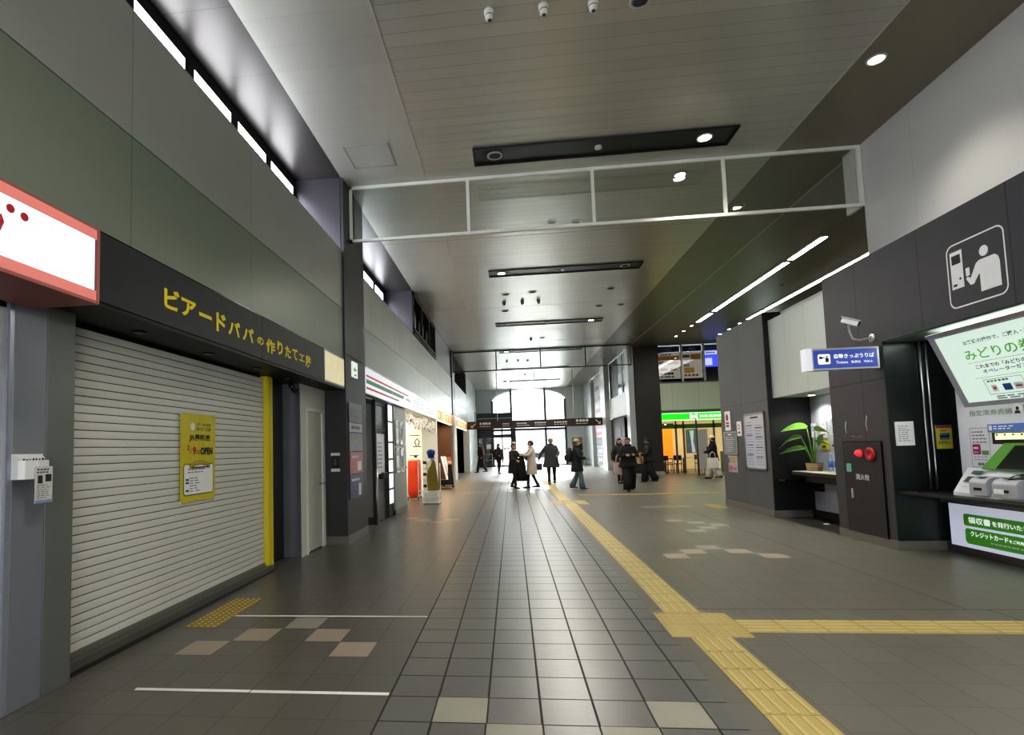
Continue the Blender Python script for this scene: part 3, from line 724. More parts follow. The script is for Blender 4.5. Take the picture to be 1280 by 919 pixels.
MB().sweep([(-2.76, 10.8, 0), (-2.76, 10.8, 1.12)], .03, 12).build('post', M['steel'], t)
t = thing('lit_menu_column', 'tall narrow illuminated column of advertisement cards beside the black door', 'sign', (-2.75, 12.08, 0))
bx(-2.85, -2.745, 11.83, 12.3, .02, 2.54).build('case', M['darkframe'], t)
zz = .3
for hh_, c_ in ((.3, 'a'), (.32, 'b'), (.26, 'a'), (.34, 'c'), (.42, 'a'), (.36, 'b')):
    bx(-2.746, -2.738, 11.88, 12.26, zz, zz+hh_).build('lit_card', mat('lit_card_'+c_, {'a': '#eceff0', 'b': '#dfe8ee', 'c': '#e9e2e0'}[c_], .4, em=.7, var=.1, scale=9), t); zz += hh_+.045
gw = MB(); gw.box(-2.85, -2.71, 12.32, 13.72, .0, 2.54); gw.mi = 1; gw.box(-2.85, -2.70, 12.32, 13.74, 0, .1)
struct('wall_panel_grey', gw, [mat('grey_shop_wall', '#8d8e89', .4, var=.04), cb])
for i, (y, z, w_) in enumerate(((12.42, 1.62, 'upper left'), (12.93, 1.62, 'upper right'), (12.42, .96, 'lower left'), (12.93, .96, 'lower right'))):
    t, P, r = board('framed_notice', f'white framed notice, {w_} of four on the grey shop wall', 'notice', (-2.709, y, z), Ry, .42, .58, mat('notice_pale', '#b5b8b6', .2, var=.2, scale=6), M['white'], .03, group='framed notices on the grey shop wall')
    m_ = MB(); rect(m_, P(.1, .12), r, UPV, .2, .28); m_.build('print', [M['paper'], M['inkgrey']][i % 2], t)
# flower garland over the opening
t = thing('flower_garland', 'white lace and flower garland hanging over the convenience shop opening', 'garland', (-2.75, 15.5, 2.2))
gm = MB(); random.seed(3); y = 13.8
lf = MB()
while y < 19.2:
    zc = 2.39 - .12*abs(math.sin(y*1.3))
    for k in range(3):
        c = Vector((-2.74+random.uniform(-.05, .05), y+random.uniform(-.06, .06), zc+random.uniform(-.12, .1)))
        for a in range(5):
            an = a*2*PI/5; gm.ball(c+Vector((0, .05*math.cos(an), .05*math.sin(an))), .042, 6, (.5, 1, 1))
        if random.random() < .5: lf.ball(c+Vector((.01, .05, -.06)), .04, 6, (.3, 1, 1.4))
    y += .13
gm.build('petals', mat('petal_white', '#ece8dc', .6, em=.12), t); lf.build('leaves', mat('leaf_olive', '#7d7a5c', .6), t)  # petals carry a faint glow to look whiter
# orange cloth covered rack
t = thing('orange_rack', 'tall rack on casters under a bright orange cloth at the shop opening', 'rack', (-2.94, 16, 0))
fr = MB()
for x in (-3.1, -2.79):
    for y in (15.85, 16.3): fr.sweep([(x, y, .08), (x, y, 1.15)], .013, 8)
for zz in (.12, .25, 1.1):
    fr.box(-3.1, -2.79, 15.84, 15.86, zz, zz+.02); fr.box(-3.1, -2.79, 16.29, 16.31, zz, zz+.02); fr.box(-3.11, -3.09, 15.85, 16.3, zz, zz+.02); fr.box(-2.8, -2.78, 15.85, 16.3, zz, zz+.02)
fr.build('frame', M['white'], t)
for x in (-3.1, -2.79):
    for y in (15.85, 16.3): MB().lathe((x-.012, y, .045), [(.02, 0), (.045, .004), (.045, .02), (.02, .024)], 14, (1, 0, 0)).build('caster', M['black'], t)
cl = MB(); n = 12
R1 = []
for z in (.06, .3, .6, .9, 1.13, 1.18):
    ring = []
    for k in range(24):
        a = 2*PI*k/24; cx_ = math.copysign(abs(math.cos(a))**.35, math.cos(a)); cy_ = math.copysign(abs(math.sin(a))**.35, math.sin(a))
        w = .006*math.sin(k*2.6+z*3); s_c = 1 if z < 1.15 else .9
        if z < .2: s_c = .86
        ring.append((-2.945+(.165+w)*cx_*s_c, 16.07+(.27+w)*cy_*s_c, z))
    R1.append(ring)
cl.loft(R1); cl.build('cloth', mat('orange_cloth', '#d8431a', .6, var=.08, em=.08), t)
# mannequin stand with apron and blue cap
t = thing('mannequin_stand', 'white wire display stand with merchandise in front of the convenience shop', 'display stand', (-2.23, 14.72, 0))
b_ = MB(); b_.box(-2.46, -2.0, 14.55, 14.95, .04, .07)
for x in (-2.45, -2.01):
    for y in (14.56, 14.94): b_.sweep([(x, y, 0), (x, y, 1.1 if y > 14.8 else .38)], .01, 6)
for k in range(9): b_.box(-2.45+k*.055, -2.444+k*.055, 14.555, 14.562, .04, .36)
for zz in (.2, .36): b_.box(-2.46, -2.0, 14.55, 14.56, zz, zz+.012); b_.box(-2.46, -2.45, 14.55, 14.95, zz, zz+.012); b_.box(-2.01, -2.0, 14.55, 14.95, zz, zz+.012)
b_.box(-2.46, -2.0, 14.9, 14.95, .0, 1.1) if False else None
b_.build('wire_frame', M['white'], t)
bx(-2.43, -2.03, 14.58, 14.92, .07, .34, .01).build('white_box', mat('display_white', '#cfd0cd', .5, var=.15, scale=12), t)
MB().sweep([(-2.22, 14.8, .3), (-2.22, 14.8, 1.3)], .015, 8).build('pole', M['steel'], t)
MB().loft([[(-2.22+.14*math.cos(a)*k, 14.8+.09*math.sin(a)*k, z) for a in [2*PI*i/16 for i in range(16)]] for z, k in ((.75, .8), (.9, .95), (1.1, 1.1), (1.2, .75), (1.25, .3))]).build('bust', mat('bust_white', '#d6d5cf', .5), t)
for k in range(5): bx(-2.45, -2.36, 14.72, 14.8, .45+.16*k, .53+.16*k, .01).build('hanging_goods', M['whiteplastic'] if k % 2 else M['ink'], t)
t = thing('apron', 'olive mustard apron hanging on the white display stand', 'apron', (-2.18, 14.68, .3))
P_ = [(-2.30, .95), (-2.34, .78), (-2.32, .36), (-2.2, .33), (-2.0, .34), (-2.04, .7), (-2.1, 1.15), (-2.14, 1.2), (-2.19, 1.18), (-2.22, 1.05)]
MB().prism([(x, 14.66+.015*math.sin(x*60), z) for x, z in P_], (0, .012, 0)).build('apron_body', mat('olive_cloth', '#7d6f22', .7, var=.1, scale=9), t)
MB().sweep([(-2.18, 14.68, 1.17), (-2.2, 14.74, 1.28), (-2.16, 14.8, 1.3), (-2.12, 14.74, 1.26), (-2.13, 14.68, 1.17)], .008, 6).build('neck_strap', mat('olive_cloth', '#7d6f22'), t)
t = thing('blue_cap', 'deep blue cloth cap on top of the display stand', 'cap', (-2.22, 14.72, 1.27))
MB().lathe((-2.22, 14.74, 1.27), [(.085, 0), (.095, .05), (.115, .1), (.12, .16), (.09, .2), (.02, .22)], 20).build('crown', mat('cap_blue', '#20307c', .7, var=.1), t)
MB().prism([(-2.15, 14.68, 1.27), (-2.1, 14.6, 1.25), (-2.15, 14.56, 1.25), (-2.26, 14.58, 1.25), (-2.3, 14.66, 1.27)], (0, 0, .01)).build('brim', mat('cap_blue', '#20307c'), t)

# dark restaurant openings with glowing wooden fascias
wood = striped('glow_wood', '#a8753f', '#5a3514', 1, .9, .02, rough=.4, bump=.1, var=.12)
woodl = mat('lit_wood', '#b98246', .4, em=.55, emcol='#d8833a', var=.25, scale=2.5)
brown = striped('dark_brown_slats', '#5a3d2b', '#120b07', 1, .18, .02, rough=.5, bump=.3, var=.1)
for (y0, y1, nm) in ((19.65, 24.9, 'nearer'), (26.1, 33.1, 'farther')):
    t = thing('wooden_fascia', f'glowing orange wooden fascia over the {nm} dark restaurant opening', 'fascia', (-2.75, (y0+y1)/2, 2.5))
    bx(-2.9, -2.72, y0, y1, 2.62, 2.98).build('wood_board', woodl, t)
    bx(-2.85, -2.76, y0, y1, 2.98, 3.06).build('light_strip', mat('warm_strip', '#ffd9a0', .4, em=4, emcol='#ffc27a'), t)
    k = y0+.5
    while k < y1-.6:
        bx(-2.719, -2.714, k, k+.38, 2.7, 2.9).build('lit_menu', mat('menu_cream', '#e6cfa6', .5, em=.5, var=.15, scale=9), t); k += .9
    k = y0+.15
    while k < y1-.1: MB().ball((-2.74, k, 2.59), .035, 8).build('small_lamp', mat('small_lamps', '#fff0d8', .4, em=2.0), t); k += .28
ri = MB(); ri.box(-3.5, -3.4, 19.62, 24.95, 0, 2.62); ri.box(-3.5, -3.4, 26.05, 33.3, 0, 2.62); ri.mi = 1; ri.box(-3.5, -2.95, 33.1, 33.19, 0, 2.62); ri.box(-3.4, -3.39, 26.05, 33.3, 0, 2.6); ri.mi = 0; ri.box(-3.45, -2.72, 24.4, 24.95, 0, 2.62); ri.mi = 1; ri.box(-3.4, -2.9, 19.62, 33.3, 2.62, 2.66); ri.box(-3.4, -2.85, 27.2, 27.4, 0, 2.6)  # black lining paints in the deep shade of the farther opening
struct('wall_restaurant', ri, [brown, M['void']])
t = thing('leaning_menu_board', 'two long white boards leaning against the dark brown restaurant front', 'board', (-2.6, 21.05, 0))
for k, (xa, xb) in enumerate(((-2.81, -2.57), (-2.7, -2.46))):
    MB().prism([(xa, 21.2, 1.2), (xa+.09, 21.2, 1.2), (xb+.09, 20.9, .3), (xb, 20.9, .3)], (0, .02, 0)).build('white_board', mat('lit_board', '#e9eaee', .4, em=.25), t)
bx(-2.85, -2.4, 20.8, 21.3, 0, .3).build('base_box', M['black'], t)
t = thing('menu_stand', 'small lectern with a red and orange food menu by the pale column', 'menu stand', (-2.42, 20.9, 0))
MB().prism([(-2.55, 20.85, 1.18), (-2.37, 20.85, 1.18), (-2.31, 20.8, .88), (-2.49, 20.8, .88)], (0, .02, 0)).build('menu_card', mat('menu_orange', '#c2684a', .4, var=.3, scale=14), t)
MB().prism([(-2.51, 20.838, 1.06), (-2.37, 20.838, 1.06), (-2.33, 20.80, .92), (-2.47, 20.80, .92)], (0, -.004, 0)).build('food_photo', mat('food_photo', '#d6c8a0', .4, var=.35, scale=25), t)
MB().prism([(-2.5, 20.86, .95), (-2.34, 20.86, .95), (-2.28, 20.9, 0), (-2.5, 20.9, 0)], (0, .12, 0)).build('stand_body', M['black'], t)
t = thing('gravel_planter', 'low tray of pale dried branches on the floor by the restaurant front', 'planter', (-2.45, 20.1, 0))
bx(-2.7, -2.25, 19.75, 20.35, 0, .06, .01).build('tray', mat('tray_brown', '#5b4a35', .6), t)
tw = MB(); random.seed(5)
for k in range(22):
    a = random.uniform(0, 2*PI); p0 = Vector((-2.47+random.uniform(-.15, .15), 20.05+random.uniform(-.2, .2), .05)); tw.sweep([p0, p0+Vector((.08*math.cos(a), .08*math.sin(a), .09)), p0+Vector((.15*math.cos(a), .15*math.sin(a), .08))], .008, 5)
tw.build('branches', mat('branch_tan', '#a08a5c', .7, var=.2), t)

# ------------------------------------------------------------------ right side
dkr = striped('dark_panel_right', '#403f43', '#1e1d20', 1, 1.2, .012, rough=.5, metal=.15, bump=.05, var=.06, off=9.35, ax2=2, p2=30, w2=.01, off2=2.26)
dkf = striped('dark_panel_far', '#5c5e60', '#37373b', 1, 1.25, .012, rough=.42, metal=.25, bump=.05, var=.07, off=12.15, ax2=2, p2=30, w2=.01, off2=2.26)
nich = striped('niche_green_black', '#1c2320', '#0c0f0e', 2, 30, .012, rough=.3, metal=.2, bump=.02, var=.08, off=2.26)
w = MB(); w.box(4.95, 6.6, 7.68, 8.93, 0, 3.97); w.box(4.95, 6.6, -2, 7.68, 2.74, 3.97)
w.mi = 1; w.box(4.955, 5.8, 7.672, 7.679, 0, 2.74); w.box(5.72, 5.8, 2, 7.68, 0, 2.74)
w.mi = 2; w.box(4.98, 5.7, 2, 7.67, 2.725, 2.741)
w.mi = 3; w.box(4.9495, 4.953, 7.675, 8.925, 2.25, 2.262)
struct('wall_right', w, [dkr, nich, mat('soffit_pale', '#75806f', .35, metal=.3), M['black']])
w = MB(); w.box(4.95, 6.6, 11.0, 13.35, 0, 3.97); w.mi = 1; w.box(4.96, 6.5, 10.992, 11.0, 0, 3.97)
struct('wall_right_far_block', w, [dkf, M['black']])
w = MB(); w.box(5.65, 5.8, -6, 8.9, 3.9, CZ)
struct('wall_right_upper', w, striped('white_upper_wall', '#c6c6c3', '#a9a9a6', 1, 1.83, .006, rough=.4, metal=.1, bump=.02, var=.02, off=.55))
w = MB(); w.box(5.05, 5.3, 8.94, 10.99, 2.28, 3.80, .004, 1)
struct('wall_right_pale_panel', w, striped('pale_panel', '#b6bcb8', '#868b88', 1, .68, .006, rough=.38, metal=.2, bump=.02, var=.03, off=.2))
w = MB(); w.box(5.3, 6.6, 8.93, 11.0, 2.28, 2.34); w.box(5.3, 6.6, 8.93, 11, 3.9, 3.97); w.mi = 1; w.box(5.72, 5.9, 8.93, 11.4, 0, 2.28)
struct('wall_booth', w, [mat('soffit_white', '#b8bab8', .4), striped('booth_back', '#b4b7bc', '#6b6e74', 1, .55, .006, rough=.4, metal=.2, bump=.02, var=.03, off=.1)])
bs = MB(); bs.box(4.94, 4.95, 7.67, 8.94, 0, .12); bs.box(4.94, 5.75, 7.662, 7.674, 0, .12); bs.box(4.938, 4.95, 10.98, 13.36, 0, .13); bs.box(4.94, 5.72, 10.98, 10.992, 0, .13); bs.box(4.94, 4.95, 8.93, 8.94, 0, .12)
struct('baseboard_right', bs, cb)
# lobby behind
w = MB(); w.box(12.5, 12.7, -6, 26.3, 0, CZ); w.mi = 1; w.box(6.6, 12.6, -6, -5.9, 0, CZ); w.box(6.6, 12.5, -6, 13, 2.9, 3.0)
struct('wall_lobby', w, [mat('lobby_wall', '#77756e', .5), M['void']])

# booth: counter, plant, notices, bottles, lamps
t = thing('booth_counter', 'black shelf with a bright top across the lit booth', 'counter', (5.4, 10.0, .8))
bx(5.12, 5.71, 8.95, 10.62, .83, .89, .004).build('slab', M['black'], t)
bx(5.13, 5.70, 8.96, 10.6, .89, .897).build('top', mat('counter_top', '#b3b1a2', .35, var=.08, scale=9), t)
bx(5.3, 5.7, 9.0, 10.5, .7, .83).build('apron_panel', M['black'], t)
t = thing('low_shelf', 'lower black shelf at the left end of the booth', 'shelf', (5.3, 10.9, .7))
bx(5.0, 5.71, 10.62, 10.99, .70, .74, .003).build('slab', M['blackgloss'], t); bx(5.6, 5.7, 10.65, 10.97, .5, .7).build('bracket', M['black'], t)
struct('wall_booth_front', bx(5.69, 5.715, 8.95, 10.99, .14, .7), mat('booth_white', '#b4b3be', .4))
tt = MB(); tt.box(5.63, 5.72, 8.95, 10.99, 0, .13); tt.mi = 1
for y in (9.15, 9.45, 9.8): tt.box(5.625, 5.63, y, y+.16, .03, .08)
struct('baseboard_booth', tt, [M['black'], mat('amber_reflector', '#c9a456', .3, em=.2)])
t = thing('potted_plant', 'potted plant with broad green paddle leaves on the booth counter', 'plant', (5.42, 10.42, .897))
MB().loft([[(5.42+cx_*a, 10.42+cy_*a, z) for cx_, cy_ in ((-1, -1), (0, -1.08), (1, -1), (1.05, 0), (1, 1), (0, 1.05), (-1, 1), (-1.05, 0))] for a, z in ((.085, .897), (.1, 1.04), (.088, 1.04), (.085, 1.0))], smooth=False).build('basket_pot', striped('basket_weave', '#9c8464', '#5f4b33', 2, .022, .006, rough=.7, bump=.6, var=.15), t)
lm = mat('leaf_green', '#5f8a34', .35, var=.25, scale=14); ls = mat('leaf_light', '#a3bf5a', .35, var=.15, scale=14)
def leaf(p0, d, ln, wd, droop, m, nm='leaf'):
    p0 = Vector(p0); d = Vector(d).normalized(); side = (d.cross(UPV).normalized()*.8 + Vector((0, 0, .5))).normalized(); mb = MB(); n = 9; pr_ = None
    for i in range(n+1):
        s_ = i/n; c = p0 + d*(ln*s_) + UPV*(-droop*s_*s_)
        wv = wd*math.sin(PI*min(.985, s_*.93+.06))**.75
        row = (c - side*wv + UPV*wv*.25, c, c + side*wv + UPV*wv*.25)
        if pr_:
            mb.quad(pr_[0], pr_[1], row[1], row[0]); mb.quad(pr_[1], pr_[2], row[2], row[1])
        pr_ = row
    for f in mb.bm.faces: f.smooth = True
    mb.build(nm, m, t)
stems = [((5.42, 10.42, 1.0), (5.36, 10.46, 1.68)), ((5.43, 10.4, 1.0), (5.42, 10.32, 1.62)), ((5.41, 10.44, 1.0), (5.3, 10.55, 1.5)), ((5.42, 10.42, 1.0), (5.4, 10.3, 1.42)), ((5.42, 10.43, 1.0), (5.35, 10.55, 1.3)), ((5.42, 10.43, 1.0), (5.5, 10.4, 1.35))]
for a, b in stems:
    a, b = Vector(a), Vector(b); MB().sweep([a, (a+b)/2+Vector((0, 0, .05)), b], [.014, .011, .007], 8).build('stem', lm, t)
leaf(stems[0][1], (-.45, .75, .12), .5, .13, .12, lm); leaf(stems[1][1], (.15, -.75, .1), .46, .12, .2, ls); leaf(stems[2][1], (-.5, .7, .1), .42, .12, .25, lm)
leaf(stems[3][1], (.25, -.75, .05), .42, .07, .2, lm); leaf(stems[4][1], (-.45, .6, 0), .46, .1, .1, lm); leaf(stems[5][1], (.1, -.4, .8), .25, .06, .02, lm)
t = thing('hanging_ivy', 'dark leafy vine hanging on the booth wall by the fire cabinet corner', 'plant', (5.66, 10.0, 1.25))
iv = MB(); random.seed(11)
for k in range(46):
    z = 1.3+k*.016; c = Vector((5.62+random.uniform(-.04, .04), 10.05-(z-1.3)*.05+random.uniform(-.09, .09), z))
    a = random.uniform(0, PI*2); s_ = random.uniform(.03, .055)
    u_ = Vector((0, math.cos(a), math.sin(a)))*s_; v_ = Vector((-.4, -math.sin(a), math.cos(a)))*s_*.6
    iv.quad(c-u_, c-v_, c+u_, c+v_)
iv.build('leaves', mat('ivy_leaf', '#2c3a26', .5, var=.3), t); MB().sweep([(5.68, 10.05, 1.27), (5.68, 10.02, 1.7), (5.68, 10.0, 2.1)], .008, 6).build('vine', mat('vine_brown', '#3b2e20', .7), t)
for i in range(2):
    t = thing('water_bottle', ['clear plastic bottle with blue label, left of two on the booth counter', 'clear plastic bottle with blue label, right of two on the booth counter'][i], 'bottle', (5.58, 10.2-.16*i, .897), group='bottles on the booth counter')
    c = (5.58, 10.2-.16*i, .897)
    MB().lathe(c, [(.03, 0), (.035, .01), (.035, .2), (.03, .24), (.014, .28), (.014, .3)], 16).build('bottle_body', mat('bottle_clear', '#a9b7c2', .12, var=.05), t)
    MB().lathe((c[0], c[1], c[2]+.07), [(.0362, 0), (.0362, .11)], 16).build('bottle_label', mat('label_blue', '#3f6fb5', .4), t)
    MB().lathe((c[0], c[1], c[2]+.3), [(.016, 0), (.016, .02)], 14).build('cap', M['white'], t)
Rm = (0, -1, 0)
t, P, r = board('notice_sheet', 'small white notice with blue circle on the booth back wall', 'notice', (5.72, 11.0, 1.5), Rm, .16, .27, M['paper'])
m_ = MB(); ringstrip(m_, [P(.08+.05*math.cos(a), .17+.05*math.sin(a)) for a in [k*PI/8 for k in range(16)]], [P(.08+.035*math.cos(a), .17+.035*math.sin(a)) for a in [k*PI/8 for k in range(16)]]); m_.build('symbol', M['inkblue'], t)
t, P, r = board('notice_sheet', 'tall white prohibition notice with red circle on the booth back wall', 'notice', (5.72, 10.68, 1.49), Rm, .19, .31, M['paper'])
m_ = MB(); ringstrip(m_, [P(.095+.06*math.cos(a), .2+.06*math.sin(a)) for a in [k*PI/8 for k in range(16)]], [P(.095+.045*math.cos(a), .2+.045*math.sin(a)) for a in [k*PI/8 for k in range(16)]]); rect(m_, P(.04, .05), r, UPV, .11, .02); m_.build('symbol', M['inkred'], t)
t, P, r = board('notice_sheet', 'yellow notice with black print below the red circle notice', 'notice', (5.72, 10.69, 1.27), Rm, .24, .18, mat('notice_yellow', '#d0c23a', .5))
m_ = MB(); printlines(m_, P(.02, .02), r, UPV, .19, .07, 1, .8, 4); printlines(m_, P(.05, .12), r, UPV, .12, .03, 1, .6, 2); m_.build('print', M['ink'], t)
for y in (9.5, 10.5):
    t = thing('recessed_downlight', ['bright recessed downlight in the booth soffit, nearer the fire cabinet', 'bright recessed downlight in the booth soffit, farther from the fire cabinet'][y > 10], 'downlight', (5.5, y, 2.28))
    MB().lathe((5.5, y, 2.279), [(.07, 0), (.07, -.006), (.055, -.006)], 20).build('trim_ring', M['white'], t)
    MB().lathe((5.5, y, 2.274), [(.052, 0), (.052, -.002)], 20).build('lamp_face', mat('lamp_on', '#ffffff', .4, em=14), t)

# fire cabinet and wall items
t = thing('fire_hydrant_cabinet', 'black fire hose cabinet with red alarm lamp and button in the dark wall', 'cabinet', (4.94, 8.22, .1))
bx(4.93, 4.96, 7.84, 8.66, .12, 1.41, .003, 1).build('cabinet_door', mat('cabinet_black', '#2c2b2e', .45, metal=.2), t)
gr = MB(); 
for a in ((7.83, 7.836, .11, 1.42), (8.664, 8.67, .11, 1.42)): gr.box(4.934, 4.952, a[0], a[1], a[2], a[3])
gr.box(4.934, 4.952, 7.83, 8.67, 1.414, 1.42); gr.build('door_gap', M['void'], t)
MB().lathe((4.93, 8.28, 1.255), [(.055, 0), (.055, -.02), (.04, -.05), (.015, -.07), (.001, -.072)], 20, (1, 0, 0)).build('alarm_lamp', mat('red_lamp', '#d3323a', .25, em=.5), t)
MB().lathe((4.93, 8.04, 1.245), [(.095, 0), (.095, -.022), (.08, -.035), (.045, -.035), (.04, -.02), (.001, -.02)], 28, (1, 0, 0)).build('alarm_button', mat('red_button', '#a81c24', .35), t)
bx(4.925, 4.932, 8.50, 8.61, .98, 1.1).build('running_sign', mat('teal_label', '#6fa79c', .4), t)
bx(4.925, 4.932, 8.50, 8.54, .6, .74).build('pull_handle', M['alu'], t)
text('消火栓', t, M['white'], (4.926, 8.41, .875), Rm, UPV, .3, .085, .01)
sc = MB(); sc.sweep([(4.946, 8.58, 1.72), (4.946, 8.6, 1.62), (4.946, 8.585, 1.55)], .006, 5, flat=.3); sc.sweep([(4.946, 8.1, 1.78), (4.946, 8.13, 1.66), (4.946, 8.11, 1.57)], .006, 5, flat=.3); sc.sweep([(4.946, 8.48, 1.5), (4.946, 8.35, 1.485), (4.946, 8.22, 1.5)], .004, 5, flat=.3)
sc.build('scuff_marks', mat('scuff', '#cfcfcf', .6), label='white scuff marks left on the dark wall above the fire cabinet', cat='scuff marks')
t, P, r = board('notice_sheet', 'white typed notice on the side of the ticket machine niche', 'notice', (5.015, 7.672, 1.355), (1, 0, 0), .225, .315, M['paper'])
m_ = MB(); printlines(m_, P(.03, .05), r, UPV, .16, .22, 8, .3, 3); m_.build('print', M['inkgrey'], t)
t, P, r = board('notice_sheet', 'yellow and purple notice with blue picture in the ticket machine niche', 'notice', (5.50, 7.672, 1.3), (1, 0, 0), .19, .31, mat('notice_yellow2', '#c4b93a', .5))
m_ = MB(); rect(m_, P(.0, .27), r, UPV, .19, .04); m_.mi = 1; rect(m_, P(.04, .12), r, UPV, .115, .085); m_.mi = 2; rect(m_, P(.04, .15), r, UPV, .115, .022); m_.mi = 3; printlines(m_, P(.02, .06), r, UPV, .15, .04, 2, .5, 4); printlines(m_, P(.05, .225), r, UPV, .1, .02, 1, .6, 3)
m_.build('print', [mat('purple_band', '#8e3a62', .5), mat('photo_blue', '#3f6a92', .4), mat('photo_sky', '#a6c4dc', .4), M['ink']], t)
t = thing('steel_pipes', 'pair of slim polished steel conduits rising up the niche side wall', 'pipes', (5.42, 7.65, .75))
for x in (5.375, 5.45): MB().sweep([(x, 7.645, .78), (x, 7.645, 1.05), (x, 7.645, 2.725)], .014, 10).build('conduit', M['steel'], t)
# CCTV camera on bracket
t = thing('security_camera', 'white security camera on a curved bracket above the blue ticket sign', 'camera', (4.72, 7.8, 2.75))
cmw = M['whiteplastic']
MB().lathe((4.95, 7.86, 2.83), [(.06, 0), (.06, -.012), (.03, -.02)], 20, (1, 0, 0)).build('wall_plate', M['alu'], t)
MB().sweep([(4.94, 7.86, 2.83), (4.78, 7.86, 2.81), (4.70, 7.86, 2.83), (4.67, 7.86, 2.92), (4.66, 7.86, 3.02)], .014, 10).build('bracket_arm', M['alu'], t)
dv = Vector((.72, -.55, -.42)).normalized(); sx_ = dv.cross(UPV).normalized(); ux_ = sx_.cross(dv)
MB().obox((4.67, 7.84, 3.06), sx_, dv, ux_, .036, .10, .036, .01).build('camera_body', cmw, t)
MB().lathe(Vector((4.67, 7.84, 3.06))+dv*.095, [(.028, 0), (.03, .02), (.02, .022)], 16, dv).build('lens', M['blackgloss'], t)
MB().obox(Vector((4.67, 7.84, 3.06))+ux_*.044, sx_, dv, ux_, .042, .115, .004).build('sun_shade', cmw, t)
# blue hanging ticket sign
t = thing('ticket_sign', 'blue projecting sign with white Japanese ticket counter lettering', 'sign', (4.46, 7.7, 2.4))
bx(4.0, 4.92, 7.70, 7.82, 2.395, 2.69, .003, 1).build('sign_case', M['alu'], t)
bx(4.095, 4.89, 7.694, 7.70, 2.42, 2.665).build('blue_face', mat('sign_blue', '#31428c', .3, em=.35, emcol='#3648a0', var=.02), t)
bx(3.992, 4.075, 7.69, 7.825, 2.39, 2.695, .003, 1).build('end_cap', mat('end_cap_white', '#dcdce2', .4, em=.22), t)  # slight glow added to lift the unlit end face
MB().lathe((4.04, 7.70, 2.43), [(.012, 0), (.012, -.003)], 12, (0, 1, 0)).build('lock', M['inkgrey'], t)
tw_ = mat('sign_white_letters', '#f2f2f4', .4, em=.5)
F = (1, 0, 0)
text('自動きっぷうりば', t, tw_, (4.35, 7.692, 2.545), F, UPV, .5, .062, .008)
text('Tickets', t, tw_, (4.37, 7.692, 2.475), F, UPV, .15, .036, .0); text('售票处', t, tw_, (4.56, 7.692, 2.475), F, UPV, .12, .034, .0); text('매표소', t, tw_, (4.72, 7.692, 2.475), F, UPV, .11, .034, .0)
ic = MB(); poly(ic, rrect((4.145, 7.692, 2.475), F, UPV, .155, .135, .02)); ic.mi = 1
poly(ic, rrect((4.16, 7.690, 2.545), F, UPV, .04, .035, .004)); rect(ic, (4.2, 7.69, 2.555), F, UPV, .03, .014); poly(ic, rrect((4.235, 7.690, 2.5), F, UPV, .045, .06, .01)); poly(ic, [(4.258+.013*math.cos(a), 7.689, 2.575+.013*math.sin(a)) for a in [k*PI/6 for k in range(12)]])
ic.build('pictogram', [tw_, M['ink']], t)
# big pictogram on the lintel: drawn in a frame (a,b) a=0..1 left to right, b bottom to top
t = thing('ticket_pictogram', 'large white outline pictogram of a person using a ticket machine on the dark lintel', 'sign', (4.945, 6.17, 2.87))
def G_(a, b): return Vector((4.9485, 6.525-a*.72, 2.868+b*.715))
pm = mat('pictogram_white', '#e6e6e6', .45)
m_ = MB(); ringstrip(m_, rrect(G_(0, 0), Rm, UPV, .72, .715, .09, 8), rrect(G_(0, 0)+Vector((0, -.016, .016)), Rm, UPV, .688, .683, .076, 8)); m_.build('outline', pm, t)
m_ = MB(); poly(m_, [G_(.44+.0, 0)]*0 or [G_(.66+.075*math.cos(a), .72+.078*math.sin(a)) for a in [k*PI/10 for k in range(20)]]); m_.build('head', pm, t)
m_ = MB(); m_.prism([G_(*p) for p in ((.57, .14), (.9, .14), (.9, .5), (.88, .57), (.83, .61), (.58, .61), (.52, .58), (.41, .39), (.36, .43), (.33, .40), (.40, .29), (.46, .29), (.555, .41), (.57, .40))], (-.002, 0, 0)); m_.build('torso', pm, t)
m_ = MB(); m_.prism([G_(*p) for p in ((.335, .44), (.40, .44), (.40, .56), (.335, .56))], (-.002, 0, 0)); m_.build('ticket', pm, t)
m_ = MB(); m_.prism([G_(*p) for p in ((.07, .30), (.29, .30), (.29, .88), (.07, .88))], (-.002, 0, 0)); m_.mi = 1
for a, b, w_, h_ in ((.10, .68, .16, .14), (.10, .34, .07, .035)): m_.prism([G_(a, b)-Vector((.003, 0, 0)), G_(a+w_, b)-Vector((.003, 0, 0)), G_(a+w_, b+h_)-Vector((.003, 0, 0)), G_(a, b+h_)-Vector((.003, 0, 0))], (-.001, 0, 0))
poly(m_, [G_(.235+.02*math.cos(a), .44+.02*math.sin(a))-Vector((.004, 0, 0)) for a in [k*PI/6 for k in range(12)]])
m_.build('machine_symbol', [pm, M['ink']], t)

# ------------------------------------------------------------------ ticket machine
t = thing('ticket_machine', 'white ticket vending machine with lit header, green framed screen and card slots', 'ticket machine', (5.55, 6.4, .77))
tm = mat('machine_white', '#d6d8de', .35, var=.02); tg = mat('machine_grey', '#adb0b6', .4, metal=.2)
bx(5.5, 5.72, 5.0, 7.3, .77, 2.7).build('cabinet', tm, t)
